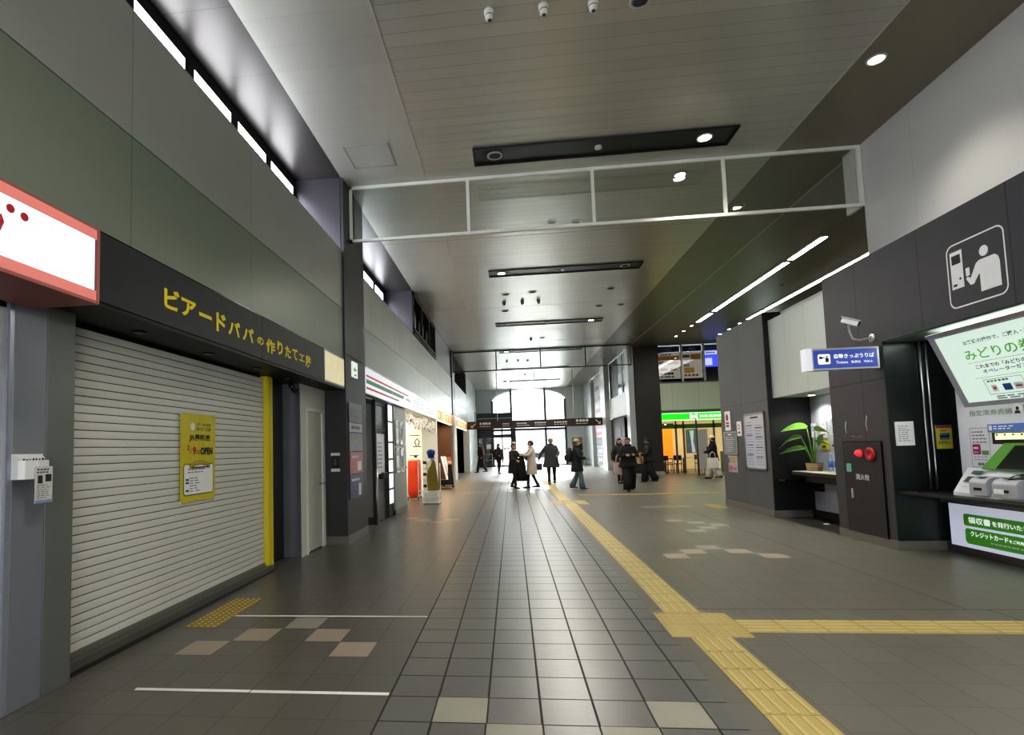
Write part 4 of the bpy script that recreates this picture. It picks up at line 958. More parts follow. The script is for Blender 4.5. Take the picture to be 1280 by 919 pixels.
# header leaning forward
A0, A1 = Vector((5.08, 0, 2.69)), Vector((5.44, 0, 1.80))
def hd(y, s_, d=0):
    p = A0.lerp(A1, s_); n_ = Vector((-(A0.z-A1.z), 0, -(A1.x-A0.x))).normalized(); return Vector((p.x, y, p.z)) + n_*d
MB().prism([hd(7.1, 0), hd(7.1, 1), Vector((5.72, 7.1, 1.8)), Vector((5.72, 7.1, 2.69))], (0, -2.6, 0)).build('header_box', tg, t)
dnv = (A1-A0).normalized(); ln_h = (A1-A0).length
hf = MB(); poly(hf, [hd(7.0, .07, .006), hd(7.0, .94, .006), hd(4.6, .94, .006), hd(4.6, .07, .006)]); hf.build('header_face', mat('header_lit', '#c7dccf', .4, em=.42, emcol='#d6e8dc', var=.04), t)
hm = MB(); hm.prism([hd(7.1, 0, .02), hd(7.1, .04, .02), hd(7.1, .04, 0), hd(7.1, 0, 0)], (0, -2.5, 0)); hm.build('header_trim', M['steel'], t)
Uh = -dnv
def ht(s, y, s_, w_, h_, m, b=.02): text(s, t, m, hd(y, s_, .009), Rm, Uh, w_, h_, b)
lg = mat('header_green', '#5fb04a', .5, em=.2)
ht('お客様の操作で、ご購入・変更', 6.66, .225, .86, .05, M['inkgrey']); ht('みどりの券売機', 6.72, .42, 1.15, .13, lg, .012)
ht('これまでの「みどりの窓口」と同じように', 6.66, .535, 1.15, .05, M['ink'], .02); ht('オペレーターがご案内いたします', 6.6, .60, 1.0, .05, mat('ink_navy', '#3c4f86', .5), .02)
hl = MB()
for s_ in (.45, .645): hl.quad(hd(6.74, s_, .009), hd(5.5, s_, .009), hd(5.5, s_+.004, .009), hd(6.74, s_+.004, .009))
ringstrip(hl, [hd(6.66, .675, .009), hd(6.2, .675, .009), hd(6.2, .865, .009), hd(6.66, .865, .009)], [hd(6.655, .68, .009), hd(6.205, .68, .009), hd(6.205, .86, .009), hd(6.655, .86, .009)])
for s_ in (.70, .74, .78): printlines(hl, hd(6.15, s_, .009), Rm, Uh, .5, .03, 1, .6, 4)
for s_ in (.905, .93): printlines(hl, hd(6.6, s_, .009), Rm, Uh, .9, .022, 1, .6, 5)
printlines(hl, hd(6.62, .715, .009), Rm, Uh, .36, .025, 1, .8, 6)
hl.mi = 1; hl.quad(hd(6.46, .75, .01), hd(6.36, .75, .01), hd(6.36, .83, .01), hd(6.46, .83, .01)); hl.mi = 2
hl.quad(hd(6.6, .75, .01), hd(6.53, .75, .01), hd(6.53, .83, .01), hd(6.6, .83, .01)); hl.quad(hd(6.33, .75, .01), hd(6.22, .75, .01), hd(6.22, .83, .01), hd(6.33, .83, .01)); hl.mi = 3
hl.quad(hd(6.31, .782, .011), hd(6.24, .782, .011), hd(6.24, .8, .011), hd(6.31, .8, .011)); hl.quad(hd(6.585, .78, .011), hd(6.545, .78, .011), hd(6.545, .8, .011), hd(6.585, .8, .011))
hl.build('header_print', [M['inkgrey'], M['inkblue'], M['paper'], M['inkred']], t)
# machine upper white face
XF = 5.44
bx(XF, 5.55, 4.6, 7.16, 1.02, 1.80).build('fascia_panel', tm, t)
text('指定席券売機', t, mat('outline_green', '#6f9a6c', .5), (XF-.004, 7.04, 1.69), Rm, UPV, .56, .065, .0); 
MB().lathe((XF, 6.42, 1.73), [(.055, 0), (.055, -.003)], 24, (1, 0, 0)).build('operator_roundel', M['paper'], t)
m_ = MB(); m_.ball((XF-.006, 6.42, 1.745), .018, 10, (.2, 1, 1.2)); m_.prism([(XF-.005, 6.455, 1.69), (XF-.005, 6.385, 1.69), (XF-.005, 6.395, 1.72), (XF-.005, 6.445, 1.72)], (-.002, 0, 0)); m_.build('operator_picture', M['ink'], t)
m_ = MB(); rect(m_, (XF-.003, 6.35, 1.68), Rm, UPV, .8, .1); m_.build('green_banner', M['green'], t)
m_ = MB(); ringstrip(m_, [(XF-.003, 7.06, 1.55), (XF-.003, 6.8, 1.55), (XF-.003, 6.8, 1.09), (XF-.003, 7.06, 1.09)], [(XF-.003, 7.055, 1.545), (XF-.003, 6.805, 1.545), (XF-.003, 6.805, 1.095), (XF-.003, 7.055, 1.095)])
for zz in (1.49, 1.45, 1.41, 1.37): printlines(m_, (XF-.003, 7.03, zz), Rm, UPV, .2, .025, 1, .55, 4)
for zz in (1.2, 1.17): printlines(m_, (XF-.003, 7.03, zz), Rm, UPV, .2, .018, 1, .4, 4)
printlines(m_, (XF-.003, 6.98, 1.11), Rm, UPV, .14, .035, 1, .9, 3)
m_.mi = 1; poly(m_, rrect((XF-.004, 7.035, 1.24), Rm, UPV, .11, .12, .012)); m_.mi = 2; rect(m_, (XF-.004, 6.91, 1.235), Rm, UPV, .09, .05)
m_.mi = 3; printlines(m_, (XF-.006, 7.02, 1.3), Rm, UPV, .09, .03, 1, .7, 3); printlines(m_, (XF-.006, 7.02, 1.255), Rm, UPV, .08, .02, 1, .5, 3)
m_.build('instruction_print', [M['inkgrey'], mat('magenta_patch', '#96285e', .5), mat('green_patch', '#5f8f5a', .5), M['paper']], t)
bx(XF-.012, XF, 4.8, 6.80, 1.50, 1.585).build('blue_strip', mat('blue_strip', '#4a6fb0', .3, em=.15), t)
m_ = MB(); printlines(m_, (XF-.015, 6.72, 1.52), Rm, UPV, .3, .05, 2, .5, 4); rect(m_, (XF-.015, 6.78, 1.515), Rm, UPV, .04, .055); m_.build('strip_print', M['paper'], t)
bx(XF-.004, XF+.05, 4.9, 6.76, 1.36, 1.49).build('display_recess', M['black'], t)
m_ = MB(); rect(m_, (XF-.006, 6.72, 1.41), Rm, UPV, 1.0, .07); m_.build('lit_display', mat('display_cream', '#e8e6b0', .4, em=.7, var=.05), t)
m_ = MB(); 
for k in range(7): rect(m_, (XF-.008, 6.71-k*.1, 1.452), Rm, UPV, .03, .022)
m_.build('display_marks', M['green'], t)
# sloping lower console
CA, CBo = Vector((5.42, 0, 1.07)), Vector((5.15, 0, .80))
MB().prism([(5.44, 7.14, 1.08), (5.16, 7.0, .81), (5.16, 7.0, .77), (5.5, 7.14, .77)], (0, -2.4, 0)).build('console', tm, t)
def cs(y, s_, d=0):
    p = CA.lerp(CBo, s_); n_ = Vector((-.27, 0, .27)).normalized(); n_ = Vector((-1, 0, 1)).normalized(); return Vector((p.x, y, p.z))+n_*(d+.008)
m_ = MB(); m_.quad(cs(6.98, .1, .006), cs(6.84, .1, .006), cs(6.84, .24, .006), cs(6.98, .24, .006)); m_.mi = 1; m_.quad(cs(6.98, .34, .006), cs(6.84, .34, .006), cs(6.84, .58, .006), cs(6.98, .58, .006)); m_.mi = 2; m_.quad(cs(6.94, .75, .006), cs(6.85, .75, .006), cs(6.85, .765, .006), cs(6.94, .765, .006))
m_.build('console_labels', [mat('label_teal', '#3f6b62', .4), mat('label_dark', '#4c5054', .4), M['inkgrey']], t)
# green screen surround
Sa = (5.33, 1.30); Sb = (5.24, 1.03)
MB().prism([(5.40, 6.86, 1.07), (5.45, 6.6, 1.36), (5.45, 4.9, 1.36), (5.40, 4.9, 1.07)], (-.03, 0, .01)).build('screen_surround', mat('surround_green', '#5d9c3d', .4), t)
MB().prism([(5.376, 6.66, 1.085), (5.418, 6.45, 1.34), (5.418, 5.85, 1.34), (5.376, 5.75, 1.085)], (-.015, 0, .004)).build('touch_screen', mat('screen_black', '#10180f', .12), t)
m_ = MB(); rect(m_, (5.35, 5.78, 1.1), Rm, UPV, .08, .015); rect(m_, (5.35, 5.78, 1.13), Rm, UPV, .08, .02); m_.build('screen_marks', M['paper'], t)
# rounded slot housings
for k, (y0, y1, x0) in enumerate(((6.5, 6.72, 5.12), (6.12, 6.40, 5.10), (5.5, 5.95, 5.08))):
    n_ = 8; P_ = [(5.42, 1.0)] + [(x0+.1+.1*math.cos(PI/2+a*PI/2/n_)-.0, .93+.07*math.sin(PI/2+a*PI/2/n_)) for a in range(n_+1)] + [(x0, .80), (5.42, .80)]
    hb = MB(); hb.prism([(p_[0], y1, p_[1]) for p_ in P_], (0, y0-y1, 0)); hb.build('slot_housing', tg, t)
    m_ = MB(); m_.box(x0-.004, x0+.01, (y0+y1)/2-.05, (y0+y1)/2+.05, .855, .885); m_.box(x0+.03, x0+.08, (y0+y1)/2-.04, (y0+y1)/2+.04, 1.0, 1.004); m_.build('slot', M['black'], t)
MB().lathe((5.26, 6.22, 1.01), [(.11, 0), (.12, .01), (.1, .02), (.02, .014)], 24, (-.3, 0, 1)).build('card_reader', M['blackgloss'], t)
m_ = MB(); rect(m_, (5.095, 6.38, .84), Rm, UPV, .12, .05); m_.build('coin_label', M['paper'], t)
# counter, lower lit panel
t = thing('machine_counter', 'black counter ledge running under the ticket machine', 'counter', (5.3, 6.3, .7))
bx(4.98, 5.6, 3.0, 7.66, .735, .77, .004).build('ledge', M['black'], t)
bx(5.48, 5.72, 3.0, 7.66, .62, .735).build('ledge_support', mat('ledge_grey', '#77767a', .4, metal=.3), t)
t = thing('lit_lower_panel', 'white panel with two green lettered bars below the ticket machine', 'sign', (5.5, 6.4, .1))
bx(5.5, 5.52, 3.0, 7.56, .1, .62).build('white_panel', mat('lower_white', '#d5d8ea', .4, em=.28, emcol='#dfe2f6', var=.02), t)
gb = MB(); poly(gb, rrect((5.495, 7.34, .365), Rm, UPV, 2.6, .145, .03)); poly(gb, rrect((5.495, 7.33, .15), Rm, UPV, 2.6, .185, .04)); gb.build('green_bar', mat('bar_green', '#479a2a', .4, em=.16), t)
text('領収書', t, tw_, (5.492, 7.27, .40), Rm, UPV, .31, .08, .012); text('を発行いたします', t, tw_, (5.492, 6.94, .405), Rm, UPV, .60, .062, .015)
text('クレジットカード', t, tw_, (5.492, 7.25, .245), Rm, UPV, .5, .065, .02); text('をご利用いただけます', t, tw_, (5.492, 6.74, .25), Rm, UPV, .45, .04, .02)
m_ = MB(); printlines(m_, (5.492, 6.98, .19), Rm, UPV, .75, .03, 1, .6, 12); m_.build('small_print', M['white'], t)
struct('baseboard_machine', bx(5.52, 5.72, 3.0, 7.66, 0, .1), mat('kick_brown', '#4d4a46', .4, metal=.3))

# notices on the far grey block
def rb(name, label, cat, y, z, w_, h_, m, mf=None, fr_=.02): return board(name, label, cat, (4.95, y, z), Rm, w_, h_, m, mf, fr_)
t, P, r = rb('notice_sheet', 'narrow white notice with a red figure, upper left on the grey wall', 'notice', 13.1, 1.72, .3, .44, M['paper'])
m_ = MB(); m_.ball(P(.13, .3, .012), .07, 10, (.1, 1, 1.2)); rect(m_, P(.06, .08), r, UPV, .17, .05); rect(m_, P(.06, .15), r, UPV, .17, .04); m_.build('print', M['inkred'], t)
t, P, r = rb('notice_sheet', 'small white notice to the left of the tall silver framed timetable', 'notice', 12.46, 1.58, .22, .32, M['paper'])
m_ = MB(); ringstrip(m_, [P(.11+.06*math.cos(a), .2+.06*math.sin(a)) for a in [k*PI/8 for k in range(16)]], [P(.11+.04*math.cos(a), .2+.04*math.sin(a)) for a in [k*PI/8 for k in range(16)]]); rect(m_, P(.05, .06), r, UPV, .12, .04); m_.build('print', M['inkred'], t)
t, P, r = rb('framed_map', 'grey framed map board below the narrow notices on the grey wall', 'map board', 13.2, 1.17, .72, .52, mat('map_grey', '#7b7e80', .4, var=.3, scale=20), M['alu'], .025)
m_ = MB(); printlines(m_, P(.08, .05), r, UPV, .55, .36, 8, .25, 5); rect(m_, P(.22, .44), r, UPV, .2, .03); m_.build('print', M['paper'], t)
t, P, r = rb('notice_sheet', 'colourful tourist poster lowest on the grey wall', 'poster', 13.05, .78, .5, .37, mat('poster_mix', '#b0a6a8', .5, var=.25, scale=14))
m_ = MB(); rect(m_, P(.12, .22), r, UPV, .3, .12); m_.mi = 1; rect(m_, P(.03, .04), r, UPV, .2, .1); rect(m_, P(.27, .06), r, UPV, .18, .05); m_.mi = 2; rect(m_, P(.02, .2), r, UPV, .06, .12)
m_.build('print', [mat('poster_ochre', '#b09a58', .5, var=.3, scale=30), mat('poster_rose', '#b46a70', .5), M['inkblue']], t)
t, P, r = rb('framed_timetable', 'tall silver framed white timetable board on the grey wall', 'timetable', 12.07, .88, .92, 1.16, mat('timetable_white', '#c9cbd8', .2, var=.04), M['steel'], .035)
m_ = MB(); printlines(m_, P(.08, .08), r, UPV, .36, .92, 16, .2, 4); printlines(m_, P(.5, .08), r, UPV, .36, .85, 15, .2, 4); m_.mi = 1
for k in range(4): rect(m_, P(.08, .3+.2*k), r, UPV, .3, .012); rect(m_, P(.5, .25+.2*k), r, UPV, .3, .012)
rect(m_, P(.3, 1.05), r, UPV, .35, .03)
m_.build('print', [M['inkgrey'], M['ink']], t)
t = thing('small_litter', 'small white scrap of paper on the booth floor', 'litter', (5.3, 10.0, .002)); 
MB().prism([(5.28, 9.98, .003), (5.36, 9.96, .003), (5.37, 10.03, .006), (5.3, 10.05, .003)], (0, 0, .01)).build('scrap', M['paper'], t)

# ------------------------------------------------------------------ glass smoke curtains under the ceiling
gcl = glass('clear_glass', (.93, .96, .95), .15)
gtint = glass('far_clear_glass', (.97, .98, .98), .1)
def curtain(name, label, Y, z0, fm_, gm_, ft_):
    t = thing(name, label, 'glass screen', (1.5, Y, z0))
    f = MB(); X0, X1 = -2.66, 5.64
    f.box(X0, X1, Y-.02, Y+.02, z0, z0+ft_); f.box(X0, X1, Y-.02, Y+.02, CZ-ft_-.01, CZ-.005)
    f.box(X0, X0+ft_, Y-.02, Y+.02, z0, CZ-.01); f.box(X1-.05, X1, Y-.03, Y+.35, z0, CZ-.01)
    f.build('frame', fm_, t)
    for x in (-.59, 1.49, 3.57): bx(x-ft_/2, x+ft_/2, Y-.022, Y+.022, z0+ft_, CZ-ft_-.01).build('mullion', fm_, t)
    for a, b in ((X0, -.59), (-.59, 1.49), (1.49, 3.57), (3.57, X1-.05)): bx(a+ft_/2, b-ft_/2, Y-.004, Y+.004, z0+ft_, CZ-ft_-.01).build('glass_pane', gm_, t)
curtain('smoke_curtain', 'nearer framed glass smoke screen hanging across the ceiling', 8.9, 5.10, mat('curtain_frame', '#dcdcd2', .4), gcl, .05)
curtain('smoke_curtain', 'farther dark framed glass smoke screen hanging across the ceiling', 25.45, 5.12, mat('curtain_frame_dark', '#45474a', .4, metal=.3), gtint, .05)

# ------------------------------------------------------------------ ceiling fittings
lamp_on = mat('downlight_lit', '#ffffff', .3, em=22, emcol='#fff6e6')
lamp_off = mat('downlight_unlit', '#8b8d8c', .2, metal=.6)
ring = mat('downlight_ring', '#b5b5b0', .35, metal=.3)
def downlight(par, x, y, r, on, z=CZ):
    d_ = MB().lathe((x, y, z), [(r*1.15, 0), (r*1.15, -.014), (r*.92, -.018), (r*.9, -.004)], 28).build('trim_ring', ring, par)
    MB().lathe((x, y, z-.004), [(r*.88, 0), (r*.86, -.006), (r*.3, -.008)], 24).build('lamp_face', lamp_on if on else lamp_off, par)
    if not on:
        q = MB()
        for k in (-1, 0, 1): q.box(x-r*.7, x+r*.7, y+k*r*.4-.004, y+k*r*.4+.004, z-.02, z-.012)
        q.build('louvre', M['darkframe'], par)
slots = [(8.27, 1, 'nearest'), (14.08, 0, 'second nearest'), (20.1, 1, 'third'), (25.95, 0, 'fourth'), (31.8, 1, 'fifth'), (37.7, 0, 'farthest')]
for y, right_on, nm in slots:
    t = thing('light_trough', f'{nm} black recessed lighting slot across the ceiling', 'light fitting', (1.5, y, CZ))
    b = MB(); hw = .235
    b.box(-.42, 3.48, y-hw, y+hw, CZ-.004, CZ-.001); b.build('black_slot', mat('slot_black', '#121314', .4), t)
    r_ = MB(); r_.box(-.44, 3.50, y-hw-.015, y-hw, CZ-.03, CZ); r_.box(-.44, 3.50, y+hw, y+hw+.015, CZ-.03, CZ); r_.box(-.44, -.42, y-hw, y+hw, CZ-.03, CZ); r_.box(3.48, 3.5, y-hw, y+hw, CZ-.03, CZ)
    r_.build('slot_rim', M['black'], t)
    downlight(t, -.1, y, .105, not right_on, CZ-.005); downlight(t, 3.08, y, .105, bool(right_on), CZ-.005)
    MB().lathe((1.5, y, CZ-.004), [(.055, 0), (.055, -.03), (.04, -.04), (.02, -.042)], 20).build('sensor', mat('sensor_white', '#c8c8c2', .4), t)
for x, y, on, lb in ((4.61, 6.84, 1, 'bright round downlight near the white upper right wall'), (3.06, 9.4, 1, 'lit round downlight seen just behind the nearer glass screen'), (4.62, 10.88, 0, 'unlit round downlight right of the nearer glass screen'),
                     (1.5, 5.52, 0, 'unlit round downlight at the top edge beside the smoke detectors'), (.99, 11.0, 0, 'left of two small round fittings behind the nearer glass screen'), (1.49, 11.08, 0, 'right of two small round fittings behind the nearer glass screen'),
                     (.78, 15.99, 0, 'single round downlight just left of centre beyond the second slot'), (3.08, 16.09, 0, 'round downlight right of centre just beyond the second slot'), (3.05, 18.08, 0, 'round downlight right of centre before the third slot'), (3.75, 18.03, 0, 'round downlight farthest right before the third slot'),
                     (-.02, 16.1, 0, 'round downlight left of centre just beyond the second slot'), (-.06, 18.08, 0, 'round downlight left of centre before the third slot'), (1.46, 22.94, 0, 'round downlight beyond the third slot'), (1.0, 29.0, 0, 'round downlight between the fourth and fifth slots'), (1.45, 34.2, 0, 'round downlight between the fifth and farthest slots')):
    t = thing('ceiling_downlight', lb, 'ceiling light', (x, y, CZ), group='round ceiling downlights'); downlight(t, x, y, .095 if y < 12 else .11, on)
for x, y, lb in ((-.07, 5.44, 'left of three white smoke detectors on the near ceiling'), (.5, 5.45, 'middle of three white smoke detectors on the near ceiling'), (1.01, 5.47, 'right of three white smoke detectors on the near ceiling'),
                 (-.08, 17.0, 'left of three grey detectors between the second and third slots'), (.5, 17.0, 'middle of three grey detectors between the second and third slots'), (1.01, 17.0, 'right of three grey detectors between the second and third slots'),
                 (.98, 22.97, 'single grey detector beyond the third slot'), (-.1, 28.6, 'left of three detectors seen behind the farther glass screen'), (.5, 28.6, 'middle of three detectors seen behind the farther glass screen'), (1.0, 28.6, 'right of three detectors seen behind the farther glass screen'), (1.0, 34.2, 'single detector between the fifth and farthest slots')):
    t = thing('smoke_detector', lb, 'smoke detector', (x, y, CZ), group='ceiling smoke detectors')
    wm = mat('detector_white', '#c9c8bf', .4) if y < 10 else mat('detector_grey', '#55585a', .4)
    MB().lathe((x, y, CZ), [(.055, 0), (.055, -.035), (.045, -.05), (.045, -.085), (.03, -.1), (.01, -.102)], 22).build('detector_body', wm, t)
    MB().lathe((x, y, CZ-.1), [(.02, 0), (.018, -.008), (.004, -.01)], 12).build('sensor_cap', M['ink'], t)
    MB().lathe((x, y, CZ-.05), [(.047, 0), (.047, -.012)], 22).build('vent_ring', M['inkgrey'], t)
# fluorescent lines over the ticket lobby
flu = mat('fluorescent', '#ffffff', .3, em=16, emcol='#fffdf6')
for x, segs in ((7.28, ((12.9, 14.4), (14.62, 19.65), (20.0, 21.3))), (9.1, ((12.6, 14.5), (14.56, 19.8), (19.98, 21.3)))):
    for k, (a, b) in enumerate(segs):
        t = thing('fluorescent_light', f"{['nearest', 'long middle', 'farthest'][k]} bright strip of the {'left' if x < 8 else 'right'} fluorescent ceiling line", 'ceiling light', (x, (a+b)/2, CZ))
        bx(x-.07, x+.07, a, b, CZ-.035, CZ-.006).build('diffuser', flu, t)
        q = MB(); q.box(x-.09, x-.07, a-.02, b+.02, CZ-.03, CZ); q.box(x+.07, x+.09, a-.02, b+.02, CZ-.03, CZ); q.box(x-.09, x+.09, a-.03, a-.01, CZ-.03, CZ); q.box(x-.09, x+.09, b+.01, b+.03, CZ-.03, CZ); q.build('housing', M['whiteplastic'], t)
for x, ys in ((7.28, (22.05, 23.05, 24.1)), (9.1, (22.05, 23.1, 24.1))):
    for k, y in enumerate(ys):
        t = thing('ceiling_downlight', f"{['nearest', 'middle', 'farthest'][k]} small round lamp past the {'left' if x < 8 else 'right'} fluorescent line", 'ceiling light', (x, y, CZ), group='small lamps past the fluorescent lines'); downlight(t, x, y, .07, 1)
t = thing('ceiling_downlight', 'small dark round fitting between the two fluorescent lines', 'ceiling light', (8.2, 16.8, CZ), group='round ceiling downlights'); downlight(t, 8.2, 16.8, .08, 0)

# ------------------------------------------------------------------ long hanging sign
t = thing('hanging_sign', 'long dark brown hanging sign with pale arrows and lettering spanning the hall', 'sign', (1.5, 33, 2.6))
hs = MB(); hs.box(-2.68, 5.62, 33.0, 33.18, 2.64, 3.11, .01, 1); hs.build('sign_case', mat('sign_brown', '#2a211f', .45), t)
# supports
q = MB()
for x in (-.8, 1.5, 3.8): q.sweep([(x, 33.1, 3.1), (x, 33.1, CZ)], .02, 8)
q.build('hanger', mat('hanger_white', '#d8dcdc', .4), t)
lp = mat('sign_pale', '#cfc8c4', .5)
m_ = MB()
def arrow(mb, x, z, dx):
    mb.prism([(x-.14*dx, 32.99, z-.14), (x+.02*dx, 32.99, z-.14), (x+.02*dx, 32.99, z-.11), (x-.07*dx, 32.99, z-.10), (x+.17*dx, 32.99, z+.10), (x+.13*dx, 32.99, z+.14), (x-.10*dx, 32.99, z-.06), (x-.11*dx, 32.99, z+.02), (x-.14*dx, 32.99, z+.02)], (0, -.004, 0))
arrow(m_, -2.3, 2.87, 1); arrow(m_, 5.2, 2.87, -1); m_.build('arrow', lp, t)
text('南改札口', t, lp, (-1.9, 32.99, 2.9), F, UPV, .75, .13, .02) if False else None
m_ = MB(); printlines(m_, (-1.9, 32.99, 2.9), F, UPV, .8, .14, 1, .9, 4); printlines(m_, (-1.9, 32.99, 2.76), F, UPV, .75, .07, 1, .5, 6)
for x, wd in ((-.5, .5), (.35, .9), (1.45, .8), (2.6, .9)): printlines(m_, (x, 32.99, 2.87), F, UPV, wd, .1, 1, .7, 5); printlines(m_, (x, 32.99, 2.76), F, UPV, wd, .06, 1, .5, 5)
printlines(m_, (3.9, 32.99, 2.9), F, UPV, .95, .14, 1, .9, 4); printlines(m_, (3.9, 32.99, 2.76), F, UPV, .8, .07, 1, .5, 6)
m_.build('small_print', lp, t)

# ------------------------------------------------------------------ far wall with the arched glass front
fw_ = striped('far_wall_grey', '#c3cac9', '#a3abaa', 2, 3.4, .012, rough=.35, metal=.1, bump=.03, var=.03, ax2=0, p2=20, w2=.01)
w = MB(); w.box(-3.0, -1.45, 43, 43.4, 0, CZ); w.box(4.3, 6.2, 43, 43.4, 0, CZ)
# spandrels left and right of the arch
n = 16; arc = []
for k in range(n+1):
    x = -1.45 + 5.75*k/n; u_ = (x-1.45)/2.9; arc.append((x, 43.1, 5.02+1.03*math.sqrt(max(0, 1-u_*u_*.97))))
for a, b in zip(arc, arc[1:]): w.prism([a, b, (b[0], 43.1, CZ+.05), (a[0], 43.1, CZ+.05)], (0, .15, 0))
w.mi = 1; w.box(4.7, 5.5, 42.98, 43.0, 0, 2.1)
struct('wall_far', w, [fw_, mat('far_door_grey', '#7d8583', .4)])
t = thing('window_4', None, None, (1.45, 43.0, 0), kind='structure')
f_ = MB()
for x in (-1.45, .05, 2.72, 4.27): f_.box(x-.09, x+.09, 42.98, 43.1, 0, CZ-.05 if x in (.05, 2.72) else 5.2)
f_.box(-1.45, 4.3, 42.98, 43.1, 0, .08); f_.box(-1.45, 4.3, 42.98, 43.1, 2.75, 2.95); f_.box(.05, 4.3, 42.99, 43.09, .95, .98)
f_.build('window_frame', mat('frame_grey', '#5b6062', .4, metal=.3), t)
for a, b in ((-1.4, 0), (.1, 2.67), (2.77, 4.22)): bx(a, b, 43.04, 43.05, .08, 6.0).build('pane', gtint, t)
# dark entrance vestibule at the left of the window
t = thing('entrance_canopy', 'dark box canopy of the entrance behind the hanging sign', 'canopy', (-1.2, 42.3, 3.3))
c_ = MB(); c_.box(-2.58, .1, 41.6, 42.95, 3.35, 4.15, .02, 1); c_.build('canopy_box', mat('canopy_dark', '#2f3436', .35, metal=.3), t)
c_ = MB(); c_.box(-2.6, .12, 41.57, 41.6, 3.72, 3.76); c_.box(-2.6, .12, 41.57, 41.6, 3.34, 3.40); c_.build('canopy_trim', M['steel'], t)
t = thing('door_3', None, None, (-.7, 42.5, 0), kind='structure')
d_ = MB(); 
for x in (-2.6, -1.48, -.72, .0): d_.box(x-.04, x+.06, 42.0, 42.08, 0, 3.35)
d_.box(.0, .35, 42.0, 42.12, .0, 3.35); d_.box(-2.6, .05, 42.0, 42.08, 2.25, 2.5); d_.box(-2.6, .05, 42.0, 42.08, 0, .1)
d_.box(-2.6, -1.5, 42.0, 42.06, 2.5, 3.35); d_.build('door_frame', M['darkframe'], t)
bx(-2.55, -1.5, 42.03, 42.04, .1, 2.25).build('pane', glass('dark_glass', (.25, .3, .32), .3), t); bx(-1.42, -.75, 42.03, 42.04, .1, 2.25).build('pane', gtint, t); bx(-.66, -.03, 42.03, 42.04, .1, 2.25).build('pane', gtint, t)
q = MB(); q.box(-1.95, -1.6, 41.98, 41.99, 1.4, 1.75); q.box(-.62, -.4, 41.98, 41.99, 1.3, 1.5); q.box(-.35, -.1, 41.98, 41.99, 1.3, 1.5); q.box(.05, .3, 41.985, 41.995, 1.3, 1.9); q.build('door_sticker', M['paper'], t)
t = thing('handrail', 'thin steel handrail in front of the dark entrance glass', 'handrail', (-1.9, 41.5, 0))
q = MB(); q.sweep([(-2.6, 41.5, .98), (-1.5, 41.5, .98)], .02, 8); q.sweep([(-2.6, 41.5, .55), (-1.5, 41.5, .55)], .012, 8)
for x in (-2.6, -1.95, -1.5): q.sweep([(x, 41.5, 0), (x, 41.5, .98)], .02, 8)
q.build('rail', M['steel'], t)

# right far wall: white columns, opening, white parapet, banner
wt = striped('white_column', '#b9bfc0', '#979d9e', 2, 1.5, .01, rough=.25, metal=.1, bump=.02, var=.03)
w = MB(); w.box(5.62, 5.88, 26.22, 26.9, 0, CZ); w.box(5.45, 5.75, 31.9, 33.3, 0, CZ); w.box(5.5, 5.8, 37.6, 38.3, 0, 5.9); w.box(5.7, 5.9, 38.3, 43.1, 0, CZ); w.box(5.76, 5.9, 33.3, 37.6, 0, CZ)
w.mi = 1; w.box(5.7, 5.82, 26.9, 31.9, 2.92, 4.05)
w.mi = 2; w.box(6.9, 7.0, 26.9, 32, 0, 2.9); w.box(5.75, 7, 31.6, 31.9, 0, 2.9); w.box(7.3, 7.4, 26.9, 32, 4, CZ); w.box(5.76, 5.9, 29.6, 31.9, 4.05, CZ); w.box(5.82, 7, 26.9, 31.9, 2.85, 2.95)
w.box(5.82, 7.3, 26.9, 31.9, 4.0, 4.02)
w.mi = 3; w.box(5.78, 5.95, 26.9, 27.6, 0, 2.9)
struct('wall_right_far', w, [wt, mat('parapet_white', '#c6cbcc', .35, var=.05, scale=1), M['black'], mat('beige_jamb', '#a89a84', .5)])
t = thing('window_5', None, None, (5.7, 28.2, 4.05), kind='structure')
f_ = MB()
for y in (26.95, 28.2, 29.55): f_.box(5.74, 5.8, y-.03, y+.03, 4.05, CZ-.01)
f_.box(5.74, 5.8, 26.9, 29.6, 4.05, 4.1); f_.build('window_frame', M['alu'], t); bx(5.76, 5.77, 26.95, 29.5, 4.1, CZ-.01).build('pane', glass('green_glass', (.6, .66, .62), .25), t)
t = thing('restaurant_front', 'dark brown restaurant frontage with lit menu posters beside the white column', 'shop front', (5.8, 29.7, 0))
bx(5.76, 5.84, 28.3, 31.7, 0, 2.85).build('brown_panel', mat('front_brown', '#2b1811', .4, var=.1), t)
t2, P, r = board('menu_poster', 'dark menu poster on the brown restaurant front', 'poster', (5.75, 30.4, 1.85), Rm, 1.3, .5, mat('poster_dark', '#4a3630', .4, var=.4, scale=8))
t2, P, r = board('menu_poster', 'striped food poster in the middle of the brown restaurant front', 'poster', (5.75, 30.4, 1.2), Rm, 1.5, .6, mat('poster_food', '#8a6a58', .4, var=.5, scale=7, em=.1))
t2, P, r = board('menu_poster', 'glowing peach menu poster lowest on the brown restaurant front', 'poster', (5.75, 30.3, .62), Rm, 1.3, .55, mat('poster_peach', '#e0a872', .4, em=.5, var=.2, scale=6))
